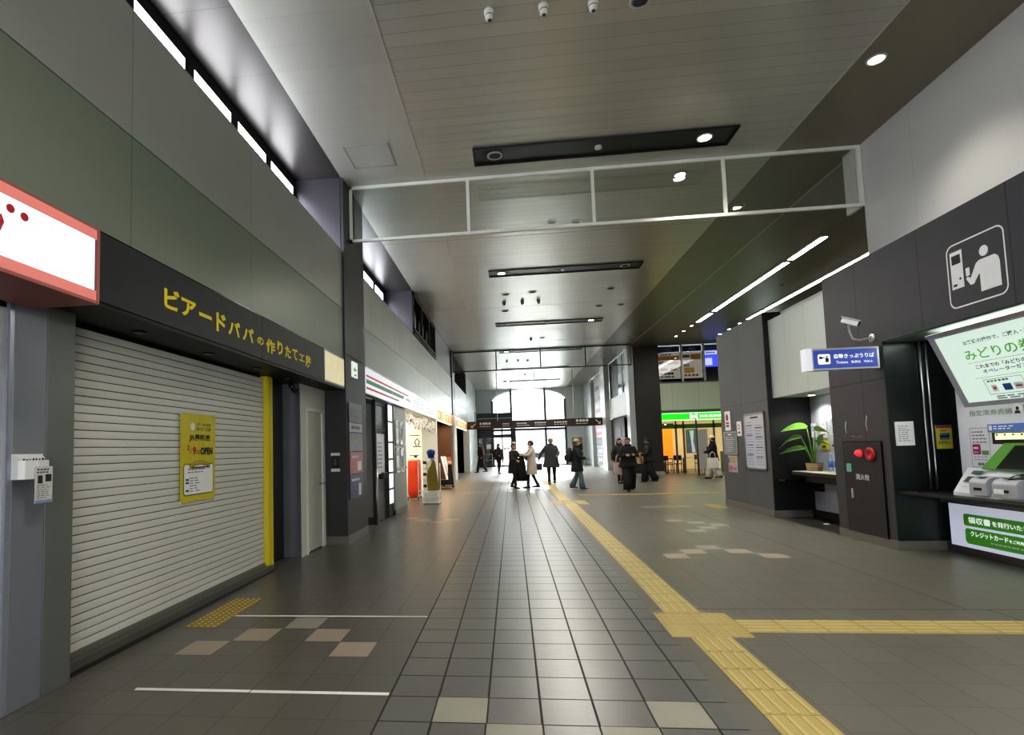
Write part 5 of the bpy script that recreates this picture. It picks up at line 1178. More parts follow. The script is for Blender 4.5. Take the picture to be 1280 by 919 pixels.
# vertical directory banner
t = thing('shop_directory', 'tall grey directory of shop panels between the two far white columns', 'sign', (5.7, 35.4, .2))
bx(5.7, 5.76, 33.7, 37.4, .2, 5.85).build('directory_board', mat('directory_grey', '#8f8d8b', .4, var=.08, scale=2), t)
def dp(z0, z1, m, pr=True, pm_=None):
    bx(5.69, 5.70, 34.0, 37.1, z0, z1).build('shop_panel', m, t)
    if pr:
        q = MB(); printlines(q, (5.686, 36.8, z0+(z1-z0)*.3), Rm, UPV, 2.2, (z1-z0)*.4, 1, .8, 4); q.build('panel_print', pm_ or M['ink'], t)
dp(4.75, 5.6, mat('dir_a', '#a09e9c', .4)); dp(4.3, 4.6, M['darkframe'], False); dp(3.3, 4.1, mat('dir_b', '#a8a2a0', .4), True, mat('maroon', '#8f4048', .5)); dp(2.1, 2.75, mat('dir_crimson', '#a8384e', .4), True, M['paper']); dp(1.4, 1.95, M['darkframe'], True, M['inkgrey']); dp(.85, 1.3, mat('dir_navy', '#2c3f78', .4), False)
dp(.25, .75, mat('dir_darkgreen', '#2f5a40', .4), False)
q = MB(); rect(q, (5.684, 36.4, .95), Rm, UPV, 1.3, .25); q.mi = 1; rect(q, (5.682, 36.0, 1.0), Rm, UPV, .4, .15); q.build('panel_picture', [M['paper'], mat('navy2', '#3b55a0', .5)], t)
text('M', t, M['paper'], (5.684, 36.5, .36), Rm, UPV, 1.3, .26, .04)

# ------------------------------------------------------------------ dark pillar and burger shop
w = MB(); w.box(5.9, 7.05, 26.2, 27.6, 0, CZ)
struct('wall_dark_pillar', w, mat('pillar_dark', '#35342f', .4, metal=.15, var=.04))
w = MB(); w.box(5.89, 7.06, 26.185, 26.2, 0, .16); w.box(5.885, 5.9, 26.2, 26.3, 0, .16)
struct('baseboard_pillar', w, mat('base_pale', '#a5a49c', .4))
w = MB(); w.box(7.05, 12.5, 26.25, 26.45, 3.0, 4.28); w.mi = 1; w.box(7.05, 12.5, 26.2, 26.5, 4.28, 4.34); w.box(7.05, 12.5, 26.22, 26.45, 2.86, 3.0); w.box(12.3, 12.5, 26.2, 31, 0, 4)
w.mi = 2; w.box(7.05, 12.5, 28.5, 28.6, 4.34, CZ); w.box(7.05, 12.5, 26.5, 28.5, 4.3, 4.34)
struct('wall_shop_upper', w, [striped('pale_green_panel', '#d3dfc5', '#adb8a1', 0, 1.2, .012, rough=.4, metal=.1, bump=.03, var=.03, off=.4), mat('grey_band', '#5f625d', .4), M['void']])
bgl = glass('billboard_glass', (.9, .92, .94), .22)
t = thing('window_6', None, None, (9.5, 26.25, 4.34), kind='structure')
f_ = MB()
for x in (8.12, 9.12, 10.3): f_.box(x-.04, x+.04, 26.2, 26.3, 4.28, CZ-.02)
f_.build('window_frame', M['alu'], t); bx(7.05, 12.5, 26.235, 26.245, 4.34, CZ-.02).build('pane', bgl, t)
def bill(name, label, x0, x1, z0, z1, base, parts):
    t = thing(name, label, 'advertisement', ((x0+x1)/2, 26.4, z0))
    bx(x0, x1, 26.38, 26.42, z0, z1).build('panel', base, t)
    q = MB(); ms = []
    for i, (a, b, w_, h_, m) in enumerate(parts):
        ms.append(m); q.mi = i
        if h_ < 0: printlines(q, (x0+a*(x1-x0), 26.375, z0+b*(z1-z0)), F, UPV, w_*(x1-x0), -h_*(z1-z0), 1, .8, 4)
        else: rect(q, (x0+a*(x1-x0), 26.376, z0+b*(z1-z0)), F, UPV, w_*(x1-x0), h_*(z1-z0))
    q.build('panel_print', ms, t)
bpap = mat('bill_beige', '#c4baa8', .4, em=.3, var=.12, scale=3); och = mat('bill_ochre', '#a8742e', .4, em=.12, var=.3, scale=6); och2 = mat('bill_rust', '#8a4a36', .4, em=.1, var=.2, scale=9)
bill('billboard', 'beige food advertisement behind glass, leftmost above the green shop sign', 7.08, 8.08, 4.5, 5.75, bpap, [(.02, .72, .95, .16, och), (.05, .55, .88, .12, och2), (.1, .3, .35, -.12, M['ink']), (.55, .3, .35, -.1, och2), (.05, .15, .85, -.1, M['ink']), (.1, .04, .8, -.08, M['inkgrey']), (.1, .9, .6, -.06, M['ink'])])
bill('billboard', 'beige and orange advertisement behind glass in the middle above the green shop sign', 8.16, 9.08, 4.5, 5.75, bpap, [(.05, .78, .35, .12, mat('bill_green', '#5e7d3a', .4)), (.45, .7, .5, .22, och), (.1, .62, .5, -.1, M['ink']), (.1, .42, .3, -.14, och2), (.1, .2, .5, .2, mat('bill_orange', '#c49a3a', .4, em=.15, var=.3, scale=10)), (.1, .06, .8, -.1, och2)])
bill('billboard', 'bright blue and white advertisement behind glass at the right above the green shop sign', 9.16, 10.25, 5.0, 5.75, mat('bill_blue', '#4850d8', .4, em=.9, emcol='#5058ff'), [(.02, .78, .6, .2, mat('bill_white', '#d8dcf8', .4, em=.7)), (.05, .1, .3, .45, mat('bill_white', '#d8dcf8')), (.62, .05, .35, .5, mat('bill_white', '#d8dcf8')), (.1, .84, .4, -.1, M['inkblue'])])
nav = mat('bill_navy', '#151a4a', .4, em=.06)
for x0, x1, lb in ((7.08, 8.08, 'left'), (8.16, 9.08, 'middle'), (9.16, 10.25, 'right')):
    bill('banner_board', f'dark navy banner above the {lb} glass advertisement', x0, x1, 5.78, 6.05, nav, [(.35 if lb == 'middle' else .1, .15, .5, -.6, mat('navy_print', '#7f86a8', .5)), (.42 if lb != 'right' else .7, .1, .2, .7, mat('navy_patch', '#6b7a52', .5))])
# green sign
t = thing('green_shop_sign', 'bright green illuminated shop sign with white emblem and lettering', 'sign', (9.5, 26.2, 2.5))
bx(7.06, 12.4, 26.16, 26.24, 2.50, 2.86).build('green_box', mat('bright_green', '#1fd41f', .4, em=1.0, emcol='#10e010', var=.02), t)
q = MB(); q.box(7.06, 12.4, 26.15, 26.16, 2.50, 2.55); q.box(7.06, 12.4, 26.15, 26.16, 2.82, 2.86); q.build('edge_glow', mat('edge_pale', '#b8f5b0', .4, em=.9), t)
wl_ = mat('lit_letter', '#f4fff4', .4, em=1)
text('M', t, wl_, (8.32, 26.145, 2.56), F, UPV, .34, .22, .05); text('MOS BURGER', t, wl_, (8.76, 26.145, 2.62), F, UPV, 1.1, .12, .03)
# shop front glazing and warm interior
floorm = mat('shop_floor_warm', '#a08a60', .4)
w = MB(); w.box(7.05, 12.4, 31.2, 31.3, 0, 3); w.box(7.05, 12.4, 27.6, 31.2, 2.9, 3.0); w.box(7.0, 7.05, 27.6, 31.2, 0, 3); w.mi = 1; w.box(9.9, 12.4, 27.0, 27.1, 0, 1.0)
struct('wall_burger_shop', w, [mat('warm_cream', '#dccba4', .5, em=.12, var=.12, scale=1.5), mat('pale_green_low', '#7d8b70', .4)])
t = thing('window_7', None, None, (9, 27.0, 0), kind='structure')
f_ = MB(); f_.box(7.1, 12.3, 26.98, 27.05, 2.15, 2.35)
for x in (7.9, 8.25, 8.85, 9.65): f_.box(x-.04, x+.04, 26.98, 27.05, 0, 2.5)
f_.build('window_frame', mat('frame_taupe', '#706a5e', .4, metal=.3), t)
for a, b in ((8.29, 8.81), (9.0, 9.6)): bx(a, b, 27.01, 27.02, .05, 2.15).build('pane', gtint, t)
t = thing('orange_curtain', 'glowing orange pillar seen through the burger shop window', 'pillar', (7.9, 29.3, 0))
q = MB()
n = 14; P1 = [(7.65+.55*k/n, 28.6+.03*math.sin(k*1.9)) for k in range(n+1)]
for a, b in zip(P1, P1[1:]): q.prism([(a[0], a[1], .7), (b[0], b[1], .7), (b[0], b[1], 2.4), (a[0], a[1], 2.4)], (0, .04, 0))
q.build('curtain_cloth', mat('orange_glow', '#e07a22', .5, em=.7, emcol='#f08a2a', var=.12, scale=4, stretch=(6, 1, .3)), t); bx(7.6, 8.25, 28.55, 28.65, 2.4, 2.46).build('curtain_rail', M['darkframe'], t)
t = thing('window_poster', 'bluish white poster with a pale figure in the burger shop window', 'poster', (8.57, 26.96, .95))
bx(8.32, 8.82, 26.95, 26.97, .95, 2.1).build('poster_panel', mat('poster_bluegrey', '#8f95a6', .4, var=.2, scale=4), t)
q = MB(); q.prism([(8.5, 26.945, 2.02), (8.7, 26.945, 2.04), (8.66, 26.945, 1.5), (8.74, 26.945, 1.0), (8.58, 26.945, .98), (8.56, 26.945, 1.5)], (0, -.002, 0)); q.build('pale_shape', mat('poster_paleblue', '#dde6f2', .4, em=.2), t)
t = thing('banner_stand', 'narrow white banner on a grey stand outside the burger shop', 'banner', (8.7, 25.2, 0))
q = MB(); q.sweep([(8.26, 25.2, 0), (8.26, 25.2, 2.55)], .025, 8); q.box(8.2, 8.75, 25.15, 25.25, 0, .03); q.sweep([(8.26, 25.2, 2.02), (8.74, 25.2, 2.02)], .012, 8); q.sweep([(8.5, 25.2, 0), (8.5, 25.2, .3)], .015, 8); q.build('stand_frame', mat('stand_grey', '#5d5a54', .4, metal=.4), t)
bx(8.3, 8.72, 25.19, 25.205, .25, 2.0).build('banner_sheet', mat('banner_white', '#b2b0aa', .5, var=.05), t)
# tables and chairs
wd = mat('cafe_wood', '#7a4e2c', .4, var=.15); wdd = mat('cafe_dark_wood', '#3a2416', .45, var=.1)
def table(label, x, y):
    t = thing('cafe_table', label, 'table', (x, y, 0), group='tables in the burger shop')
    bx(x-.35, x+.35, y-.3, y+.3, .7, .735, .008).build('tabletop', mat('table_cream', '#c9b48c', .35), t)
    q = MB(); q.sweep([(x, y, .02), (x, y, .7)], .035, 10); q.build('pedestal', wdd, t)
    MB().lathe((x, y, 0), [(.22, 0), (.22, .015), (.05, .035)], 18).build('base', wdd, t)
table('round based cafe table under the orange glow beside the dark pillar', 7.55, 27.85); table('second cafe table, right of the orange glow', 8.5, 28.1)
ch = thing('cafe_chair', 'wooden cafe chair, leftmost in front of the burger shop', 'chair', (0, 0, 0), group='chairs in the burger shop')
bx(-.2, .2, -.2, .2, .43, .47, .01).build('seat', wd, ch)
q = MB(); q.box(-.19, .19, .17, .2, .62, .86, .01); q.build('backrest', wdd, ch)
for sx2 in (-.17, .17):
    MB().sweep([(sx2, -.17, 0), (sx2*.95, -.16, .44)], [.014, .018], 8).build('leg', wdd, ch)
    MB().sweep([(sx2, .2, 0), (sx2*.95, .17, .44), (sx2, .2, .86)], [.014, .018, .014], 8).build('leg', wdd, ch)
for i, (x, y, rz, lb) in enumerate(((7.4, 26.9, .4, None), (8.05, 27.35, 2.6, 'wooden cafe chair facing away between the two cafe tables'), (9.15, 27.6, 1.9, 'dark wooden cafe chair behind the window poster'), (8.0, 28.95, -.5, 'wooden cafe chair deepest inside the burger shop'))):
    if i: copy_thing(ch, (x, y, 0), lb, rz)
    else: ch.location = (x, y, 0); ch.rotation_euler.z = rz
t = thing('pendant_lamp', 'small glowing pendant lamp inside the burger shop', 'lamp', (7.75, 28.2, 2.3))
MB().lathe((7.75, 28.2, 2.28), [(.07, 0), (.08, .05), (.03, .13), (.01, .14)], 14).build('shade', mat('warm_lamp', '#fff1cc', .4, em=8, emcol='#ffd890'), t); MB().sweep([(7.75, 28.2, 2.4), (7.75, 28.2, 2.9)], .006, 6).build('cord', M['black'], t)

# ------------------------------------------------------------------ outside beyond the glass
g = MB(); g.box(-40, 50, 43.4, 120, -.05, -.01)
struct('ground_outside', g, mat('plaza_paving', '#8a8a87', .6, var=.05, scale=.6))
t = thing('building_outside', 'pale building with rows of windows outside, washed out by daylight', 'building', (3, 75, 0))
bx(-14, 22, 75, 88, 0, 16).build('wall', mat('facade_pale', '#c6c6c4', .7, var=.02), t)
for i in range(9):
    for j in range(4):
        bx(-12+i*3.7, -10.2+i*3.7, 74.9, 75.02, 2.2+j*3.4, 3.6+j*3.4).build('window', mat('far_window', '#8f9497', .3), t)
t = thing('street_railing', 'thin railing outside beyond the glass front', 'railing', (2.0, 47, 0))
q = MB(); q.sweep([(-3, 47, .95), (6, 47, .95)], .025, 6); q.sweep([(-3, 47, .5), (6, 47, .5)], .018, 6)
for k in range(7): q.sweep([(-3+k*1.5, 47, 0), (-3+k*1.5, 47, .95)], .025, 6)
q.build('rail', mat('rail_grey', '#6f7478', .5), t)
t = thing('bench', 'dark metal bench outside beyond the glass beside the man with the cap', 'bench', (2.25, 45.5, 0))
bx(1.75, 2.8, 45.3, 45.7, .55, .63).build('seat', M['ink'], t); bx(1.75, 2.8, 45.66, 45.72, .62, .95).build('backrest', M['ink'], t)
for x in (1.8, 2.75): bx(x-.03, x+.03, 45.35, 45.65, -.01, .55).build('leg', M['ink'], t)

# ------------------------------------------------------------------ people (local frame: facing +Y, 1.70 m tall, then scaled)
def skinmesh(verts, edges, radii, root, sub=1):
    me = bpy.data.meshes.new('s'); me.from_pydata([Vector(v) for v in verts], edges, [])
    ob = bpy.data.objects.new('s', me); COL.objects.link(ob)
    m1 = ob.modifiers.new('k', 'SKIN'); m1.use_smooth_shade = True
    if sub: m2 = ob.modifiers.new('u', 'SUBSURF'); m2.levels = sub
    for i, v in enumerate(me.skin_vertices[0].data):
        r = radii[i]; v.radius = (r, r) if not hasattr(r, '__len__') else r; v.use_root = (i == root)
    dg = bpy.context.evaluated_depsgraph_get()
    out = bpy.data.meshes.new_from_object(ob.evaluated_get(dg))
    bpy.data.objects.remove(ob); bpy.data.meshes.remove(me)
    return out
def V3(*a): return Vector(a)
ARMS = {'down': ((.25, -.03, 1.12), (.27, .06, .87)), 'phone': ((.25, .02, 1.12), (.09, .27, 1.17)), 'up': ((.27, .12, 1.38), (.22, .13, 1.64)),
        'fwd': ((.24, .08, 1.13), (.2, .32, 1.05)), 'reach': ((.23, .12, 1.2), (.16, .36, 1.22)), 'out': ((.33, -.02, 1.14), (.42, .03, .90)), 'pocket': ((.28, -.04, 1.12), (.2, .12, .98))}
def person(label, loc, rot, height=1.7, stride=.12, arms=('down', 'down'), coat=('#141416', .55, 1.0), legs=('#121214', 'slim'), hair=('short', 'hairblack'), hat=None, shoes='#141414', sole=None, lean=0, skirt=None, scarf=None, wide=1.0):
    t = thing('person', label, 'person', (0, 0, 0))
    hd_z = 1.565; lf_, rf_ = stride, -stride
    # --- body
    vs = [V3(0, 0, .93), V3(0, 0, 1.08), V3(0, .0, 1.27), V3(0, -.01, 1.41), V3(0, 0, 1.49), V3(0, .01, 1.53)]
    ed = [(0, 1), (1, 2), (2, 3), (3, 4), (4, 5)]; rd = [(.14, .10), (.125, .09), (.15, .10), (.10, .075), .05, .05]
    hands = []
    for s_, an in ((1, arms[0]), (-1, arms[1])):   # 1 = the person's right
        e, h_ = ARMS[an]; e = V3(e[0]*s_, e[1], e[2]); h_ = V3(h_[0]*s_, h_[1], h_[2])
        i0 = len(vs); wr = e.lerp(h_, .86)
        vs += [V3(.165*s_, 0, 1.37), e, wr, h_]; rd += [.055, .042, .026, (.034, .02)]
        ed += [(3, i0), (i0, i0+1), (i0+1, i0+2), (i0+2, i0+3)]
        hands.append((s_, wr, h_, e))
    feet = []
    for s_, fy in ((1, lf_), (-1, rf_)):
        i0 = len(vs); kn = V3(.085*s_, fy*.5+.03, .5); an_ = V3(.08*s_, fy, .09)
        if fy < -.1: kn = V3(.085*s_, fy*.35+.03, .49); an_ = V3(.08*s_, fy-.03, .13)
        vs += [V3(.09*s_, 0, .87), kn, an_, an_+V3(.002*s_, .06, -.048)]; rd += [.085, .055, .034, (.024, .018)]
        ed += [(0, i0), (i0, i0+1), (i0+1, i0+2), (i0+2, i0+3)]; feet.append((s_, kn, an_))
    body = MB(); bmsh = skinmesh(vs, ed, rd, 0); body.addmesh(bmsh); bpy.data.meshes.remove(bmsh)
    for f in body.bm.faces: f.smooth = True
    for s_, wr, h_, e in hands:
        d_ = (h_-wr).normalized(); inw = V3(-s_, .2, 0); inw = (inw - d_*inw.dot(d_)).normalized(); acr = d_.cross(inw).normalized()
        for k, (off, ln_) in enumerate(((-.026, .068), (-.009, .078), (.009, .073), (.026, .056))):
            b0 = h_ + acr*off - d_*.01; b1 = b0 + d_*ln_*.55 + inw*.008; b2 = b1 + d_*ln_*.4 + inw*.026
            body.sweep([b0, b1, b2], [.0095, .009, .007], 6)
        tb = wr + d_*.02 - acr*.026; body.sweep([tb, tb - acr*.022 + d_*.03 + inw*.012, tb - acr*.024 + d_*.055 + inw*.02], [.011, .010, .008], 6)
    # head shaped from a ball
    n0 = len(body.bm.verts); hc = V3(0, .015, hd_z+.035)
    body.ball(hc, 1, 18, (.074, .092, .112)); body.bm.verts.ensure_lookup_table()
    for v in body.bm.verts[n0:]:
        q = v.co-hc
        if q.z < 0: k = 1+q.z*3.2; q.x *= max(.55, k); q.y = q.y*(.9 if q.y < 0 else 1.0)
        if q.y > .06 and abs(q.x) < .02 and -.045 < q.z < .02: q.y += .020*(1-abs(q.x)/.02)
        v.co = hc+q
    body.mi = 1
    for s_ in (1, -1): body.ball(hc+V3(.028*s_, .083, .008), .009, 8)
    for s_ in (1, -1): body.sweep([hc+V3(.016*s_, .09, .026), hc+V3(.042*s_, .08, .026)], .004, 5)
    body.mi = 2; body.sweep([hc+V3(-.02, .08, -.052), hc+V3(0, .088, -.053), hc+V3(.02, .08, -.052)], .005, 6)
    body.mi = 0
    for s_ in (1, -1): body.ball(hc+V3(.074*s_, -.005, -.002), .02, 8, (.4, .8, 1.3))
    body.build('body', [M['skin'], M['ink'], M['lip']], t)
    # --- hair
    kind, hm_ = hair; hb = MB(); n0 = 0
    hb.ball(hc+V3(0, -.008, .014), 1, 18, (.09, .108, .122))
    dele = [v for v in hb.bm.verts if (v.co.y-hc.y > .04 and v.co.z-hc.z < .03) or (v.co.z-hc.z < -.03 and v.co.y-hc.y > -.03) or v.co.z-hc.z < -.085]
    bmesh.ops.delete(hb.bm, geom=dele, context='VERTS')
    if kind == 'long':
        hb.loft([[hc+V3(.088*k*math.cos(a), -.035+.055*k*math.sin(a), z) for a in [PI+PI*i/10 for i in range(11)]]+[hc+V3(.075*k*math.cos(a), -.03+.02*k*math.sin(a), z) for a in [2*PI-PI*i/10 for i in range(11)]] for z, k in ((.03, 1), (-.06, 1.05), (-.14, 1.1), (-.22, .9), (-.26, .6))])
    if kind == 'bun': hb.ball(hc+V3(0, -.1, .04), .045, 10)
    hb.build('hair', M[hm_], t)
    # --- trousers / legs
    lc, fit = legs; lmat = mat('cloth_'+lc[1:], lc, .75, var=.12, scale=20)
    R_ = {'slim': (.09, .062, .048, .045), 'straight': (.1, .075, .068, .07), 'flare': (.095, .07, .075, .105), 'wide': (.115, .12, .125, .13), 'skirt': (.1, .05, .035, .035)}[fit]
    tb_ = MB()
    for s_, kn, an_ in feet:
        hp = V3(.085*s_, 0, .9); hem = an_+V3(0, -.005, -.03 if fit in ('flare', 'wide') else .02)
        tb_.sweep([hp, hp.lerp(kn, .5), kn, kn.lerp(hem, .5), hem], [R_[0], (R_[0]+R_[1])/2, R_[1], R_[2], R_[3]], 14)
    tb_.loft([[V3(.165*k*math.cos(a), .115*k*math.sin(a), z) for a in [2*PI*i/20 for i in range(20)]] for z, k in ((.84, .9), (.92, 1.0), (1.0, .92))])
    tb_.build('trousers' if fit != 'skirt' else 'tights', lmat, t)
    if skirt:
        sk = mat('cloth_'+skirt[0][1:], skirt[0], .75, var=.12, scale=20)
        MB().loft([[V3(rx*math.cos(a)*(1+.03*math.sin(a*9)), ry*math.sin(a)*(1+.03*math.sin(a*9)), z) for a in [2*PI*i/36 for i in range(36)]] for z, rx, ry in ((skirt[1], .24, .21), (.6, .21, .18), (.85, .18, .14), (1.0, .15, .11))]).build('skirt', sk, t)
    # --- shoes
    sm = mat('shoe_'+shoes[1:], shoes, .45)
    for s_, kn, an_ in feet:
        zb = max(0, an_.z-.095); x, y = an_.x, an_.y
        shb = MB(); P_ = []
        for yy, hw, ht in ((-.075, .028, .07), (-.04, .036, .085), (.02, .04, .075), (.08, .043, .052), (.14, .04, .04), (.175, .022, .028)):
            P_.append([V3(x+hw*math.cos(a), y+yy, zb+.012+ht*(.5+.5*math.sin(a))) for a in [2*PI*i/12 for i in range(12)]])
        shb.loft(P_); shb.sweep([V3(x, y-.01, zb+.06), V3(x, y-.015, zb+.15)], [.045, .05], 12)
        so = shb.build('shoe', sm, t)
        MB().prism([V3(x-.03, y-.075, zb), V3(x+.03, y-.075, zb), V3(x+.043, y+.06, zb), V3(x+.03, y+.17, zb), V3(x-.03, y+.17, zb), V3(x-.043, y+.06, zb)], (0, 0, .016)).build('sole', mat('sole_'+(sole or shoes)[1:], sole or shoes, .6), so)
    # --- coat
    cc, hem, cw = coat; cm_ = mat('cloth_'+cc[1:], cc, .8, var=.12, scale=20)
    cb_ = MB(); rings = []
    prof = [(hem, .235*cw*wide, .185*cw), (hem+.02, .24*cw*wide, .19*cw), ((hem+1.0)/2, .215*cw*wide, .17*cw), (1.0, .195*wide, .15), (1.1, .18*wide, .14), (1.25, .195*wide, .14), (1.36, .195*wide, .125), (1.42, .15, .10), (1.46, .085, .075), (1.5, .07, .07)]
    if hem > .9: prof = [(hem, .19*wide, .14)] + prof[4:]
    for z, rx, ry in prof:
        rings.append([V3(rx*math.cos(a)*(1+(.025*math.sin(a*7+z*3) if z < 1 else 0)), ry*math.sin(a)*(1+(.03*math.sin(a*6+1) if z < 1 else 0))-.005, z) for a in [2*PI*i/28 for i in range(28)]])
    cb_.loft(rings)
    for s_, wr, h_, e in hands:
        sh_ = V3(.15*s_, -.005, 1.385); cb_.sweep([V3(.07*s_, 0, 1.4), sh_, sh_.lerp(e, .5), e, e.lerp(wr, .5), wr], [.06, .074, .066, .058, .05, .044], 12)
    co = cb_.build('coat' if hem < .9 else 'jacket', cm_, t)
    q = MB(); q.sweep([V3(.075*math.cos(a), .005+.07*math.sin(a), 1.475+.012*math.sin(a*1)) for a in [PI/2+.35+(2*PI-.7)*i/14 for i in range(15)]], .026, 8, flat=1.3); q.build('collar', mat('collar_'+cc[1:], cc, .85), co)
    q = MB(); q.box(-.004, .004, .12, .2, 1.0, 1.3)
    for z in (1.05, 1.18, 1.3): q.ball((.02, .14 if z < 1.2 else .132, z), .011, 8)
    for v in q.bm.verts: pass
    q.build('buttons', M['ink'], co)
    if scarf: MB().sweep([V3(.08*math.cos(a), .01+.075*math.sin(a), 1.46) for a in [2*PI*i/16 for i in range(17)]], .028, 8).build('scarf', mat('cloth_'+scarf[1:], scarf, .9), t)
    # --- hat
    if hat:
        hk, hcol = hat; hm2 = mat('hat_'+hcol[1:], hcol, .85, var=.08, scale=30)
        if hk == 'beanie': MB().lathe(hc+V3(0, -.01, .035), [(.088, 0), (.096, .02), (.094, .05), (.08, .085), (.05, .115), (.01, .13)], 20).build('beanie', hm2, t)
        if hk == 'cap':
            MB().lathe(hc+V3(0, -.005, .045), [(.09, 0), (.093, .03), (.08, .065), (.045, .085), (.01, .09)], 20).build('cap_crown', hm2, t)
            MB().prism([hc+V3(-.07, .06, .05), hc+V3(.07, .06, .05), hc+V3(.055, .15, .04), hc+V3(-.055, .15, .04)], (0, 0, .008)).build('cap_brim', hm2, t)
        if hk == 'hat':
            MB().lathe(hc+V3(0, -.01, .035), [(.15, -.012), (.155, -.006), (.095, .01), (.095, .06), (.085, .1), (.05, .115), (.01, .118)], 24).build('brimmed_hat', hm2, t)
    s = height/1.7
    t.scale = (s*1.13, s*1.1, s); t.location = loc; t.rotation_euler = (lean, 0, rot)
    return t

RT = PI  # facing the camera
person('person in a black and dark red jacket walking left past the dark entrance glass', (-1.88, 33.0, 0), PI/2+.3, 1.75, .2, ('down', 'down'), ('#3a1518', .8, .9), ('#141416', 'straight'))
person('person in black with a backpack standing by the glass entrance doors', (-.77, 31.0, 0), -PI/2-.9, 1.68, .1, ('fwd', 'down'), ('#131315', .8, .95), ('#111112', 'slim'), hair=('long', 'hairblack'))
person('woman in knee length black coat and white scarf facing the woman in beige', (0.05, 19.7, 0), -PI/2-.65, 1.60, .12, ('fwd', 'reach'), ('#121213', .58, 1.0), ('#0f0f10', 'slim'), hair=('short', 'hairbrown'), scarf='#c9c5c0')
person('woman in a long beige coat facing left beside the woman in black', (.68, 19.6, 0), PI/2+.1, 1.68, .13, ('fwd', 'reach'), ('#b7aea0', .5, .95), ('#111112', 'slim'), hair=('short', 'hairbrown'))
person('person in a dark grey long coat and white cap walking towards the camera', (1.52, 21.5, 0), RT-.1, 1.78, .13, ('out', 'fwd'), ('#3b3d42', .62, 1.05), ('#17181a', 'slim'), hat=('cap', '#d8cfc8'), wide=1.12)
person('person in black coat, yellow beanie and flared blue jeans with one arm raised', (2.17, 18.6, 0), -PI/2-.2, 1.66, .15, ('fwd', 'up'), ('#131416', .62, 1.05), ('#5b6e7c', 'flare'), hat=('beanie', '#a99c68'), hair=('long', 'hairbrown'), shoes='#2b2b2d', sole='#c8c8c8')
person('woman in black wide trousers looking at a phone as she walks towards the camera', (3.63, 17.5, 0), RT+.05, 1.66, .14, ('phone', 'phone'), ('#0f0f11', .78, 1.05), ('#0d0d0e', 'wide'), hair=('short', 'hairblack'), wide=1.1)
person('person in a grey skirt half hidden behind the woman looking at a phone', (4.05, 21.0, 0), RT+.2, 1.68, .06, ('down', 'out'), ('#1c1b1d', .85, .95), ('#141415', 'slim'), hair=('long', 'hairblack'), skirt=('#6c6866', .33))
person('person in a black jacket and black hat facing left in front of the dark pillar', (5.17, 21.3, 0), PI/2-.1, 1.66, .16, ('fwd', 'fwd'), ('#101012', .82, 1.0), ('#0d0d0e', 'wide'), hat=('hat', '#0e0e10'), shoes='#111112', sole='#8a8a8a')
person('person in a white fluffy beanie, black coat and cream trousers outside the burger shop', (7.95, 22.5, 0), PI/2-.35, 1.68, .16, ('fwd', 'fwd'), ('#0f0f11', .72, 1.05), ('#c9c2b0', 'wide'), hat=('beanie', '#e2ded6'))

def tote(name, label, cat, c, w, h, d, col, hcol=None, rot=0, hl=.22):
    t = thing(name, label, cat, (0, 0, 0))
    m = mat('bag_'+col[1:], col, .7, var=.08, scale=20)
    MB().loft([[V3(sx*w/2*k, sy*d/2*k2, z) for sx, sy in ((-1, -1), (-.3, -1.1), (.3, -1.1), (1, -1), (1.05, 0), (1, 1), (.3, 1.08), (-.3, 1.08), (-1, 1), (-1.05, 0))] for z, k, k2 in ((0, .86, .8), (.02, .93, 1), (h*.5, 1, 1.05), (h, .97, .6))], smooth=False).build('bag_body', m, t)
    for y in (-d*.25, d*.25): MB().sweep([V3(-w*.28, y, h*.97), V3(-w*.2, y, h+hl*.7), V3(0, y*.4, h+hl), V3(w*.2, y, h+hl*.7), V3(w*.28, y, h*.97)], .009, 6).build('handle', mat('bag_'+(hcol or col)[1:], hcol or col, .7), t)
    t.location = c; t.rotation_euler = (0, 0, rot); return t
tote('handbag', 'dark shoulder bag swinging from the outstretched hand of the person in the white cap', 'bag', (1.02, 21.46, .55), .26, .26, .14, '#1d1d20', rot=.2, hl=.14)
tote('tote_bag', 'pale pink tote bag hanging on the left side of the woman looking at a phone', 'bag', (3.34, 17.62, .52), .3, .38, .1, '#c3aba4', rot=.2, hl=.26)
tote('handbag', 'black handbag on the right side of the woman looking at a phone', 'bag', (3.93, 17.42, .55), .34, .3, .15, '#0f0f12', rot=-.1, hl=.2)
tote('paper_bag', 'brown kraft paper bag held by the person in the black hat', 'bag', (4.86, 21.27, .60), .2, .44, .12, '#b8925e', rot=.5, hl=.12)
tote('tote_bag', 'white canvas tote bag carried by the person in the white beanie', 'bag', (7.83, 22.22, .42), .42, .42, .12, '#d8d4ca', rot=.1, hl=.24)
tote('tote_bag', 'white tote bag hanging behind the person in the grey skirt', 'bag', (3.78, 21.2, .55), .25, .3, .1, '#a7a2a6', rot=.1, hl=.2)
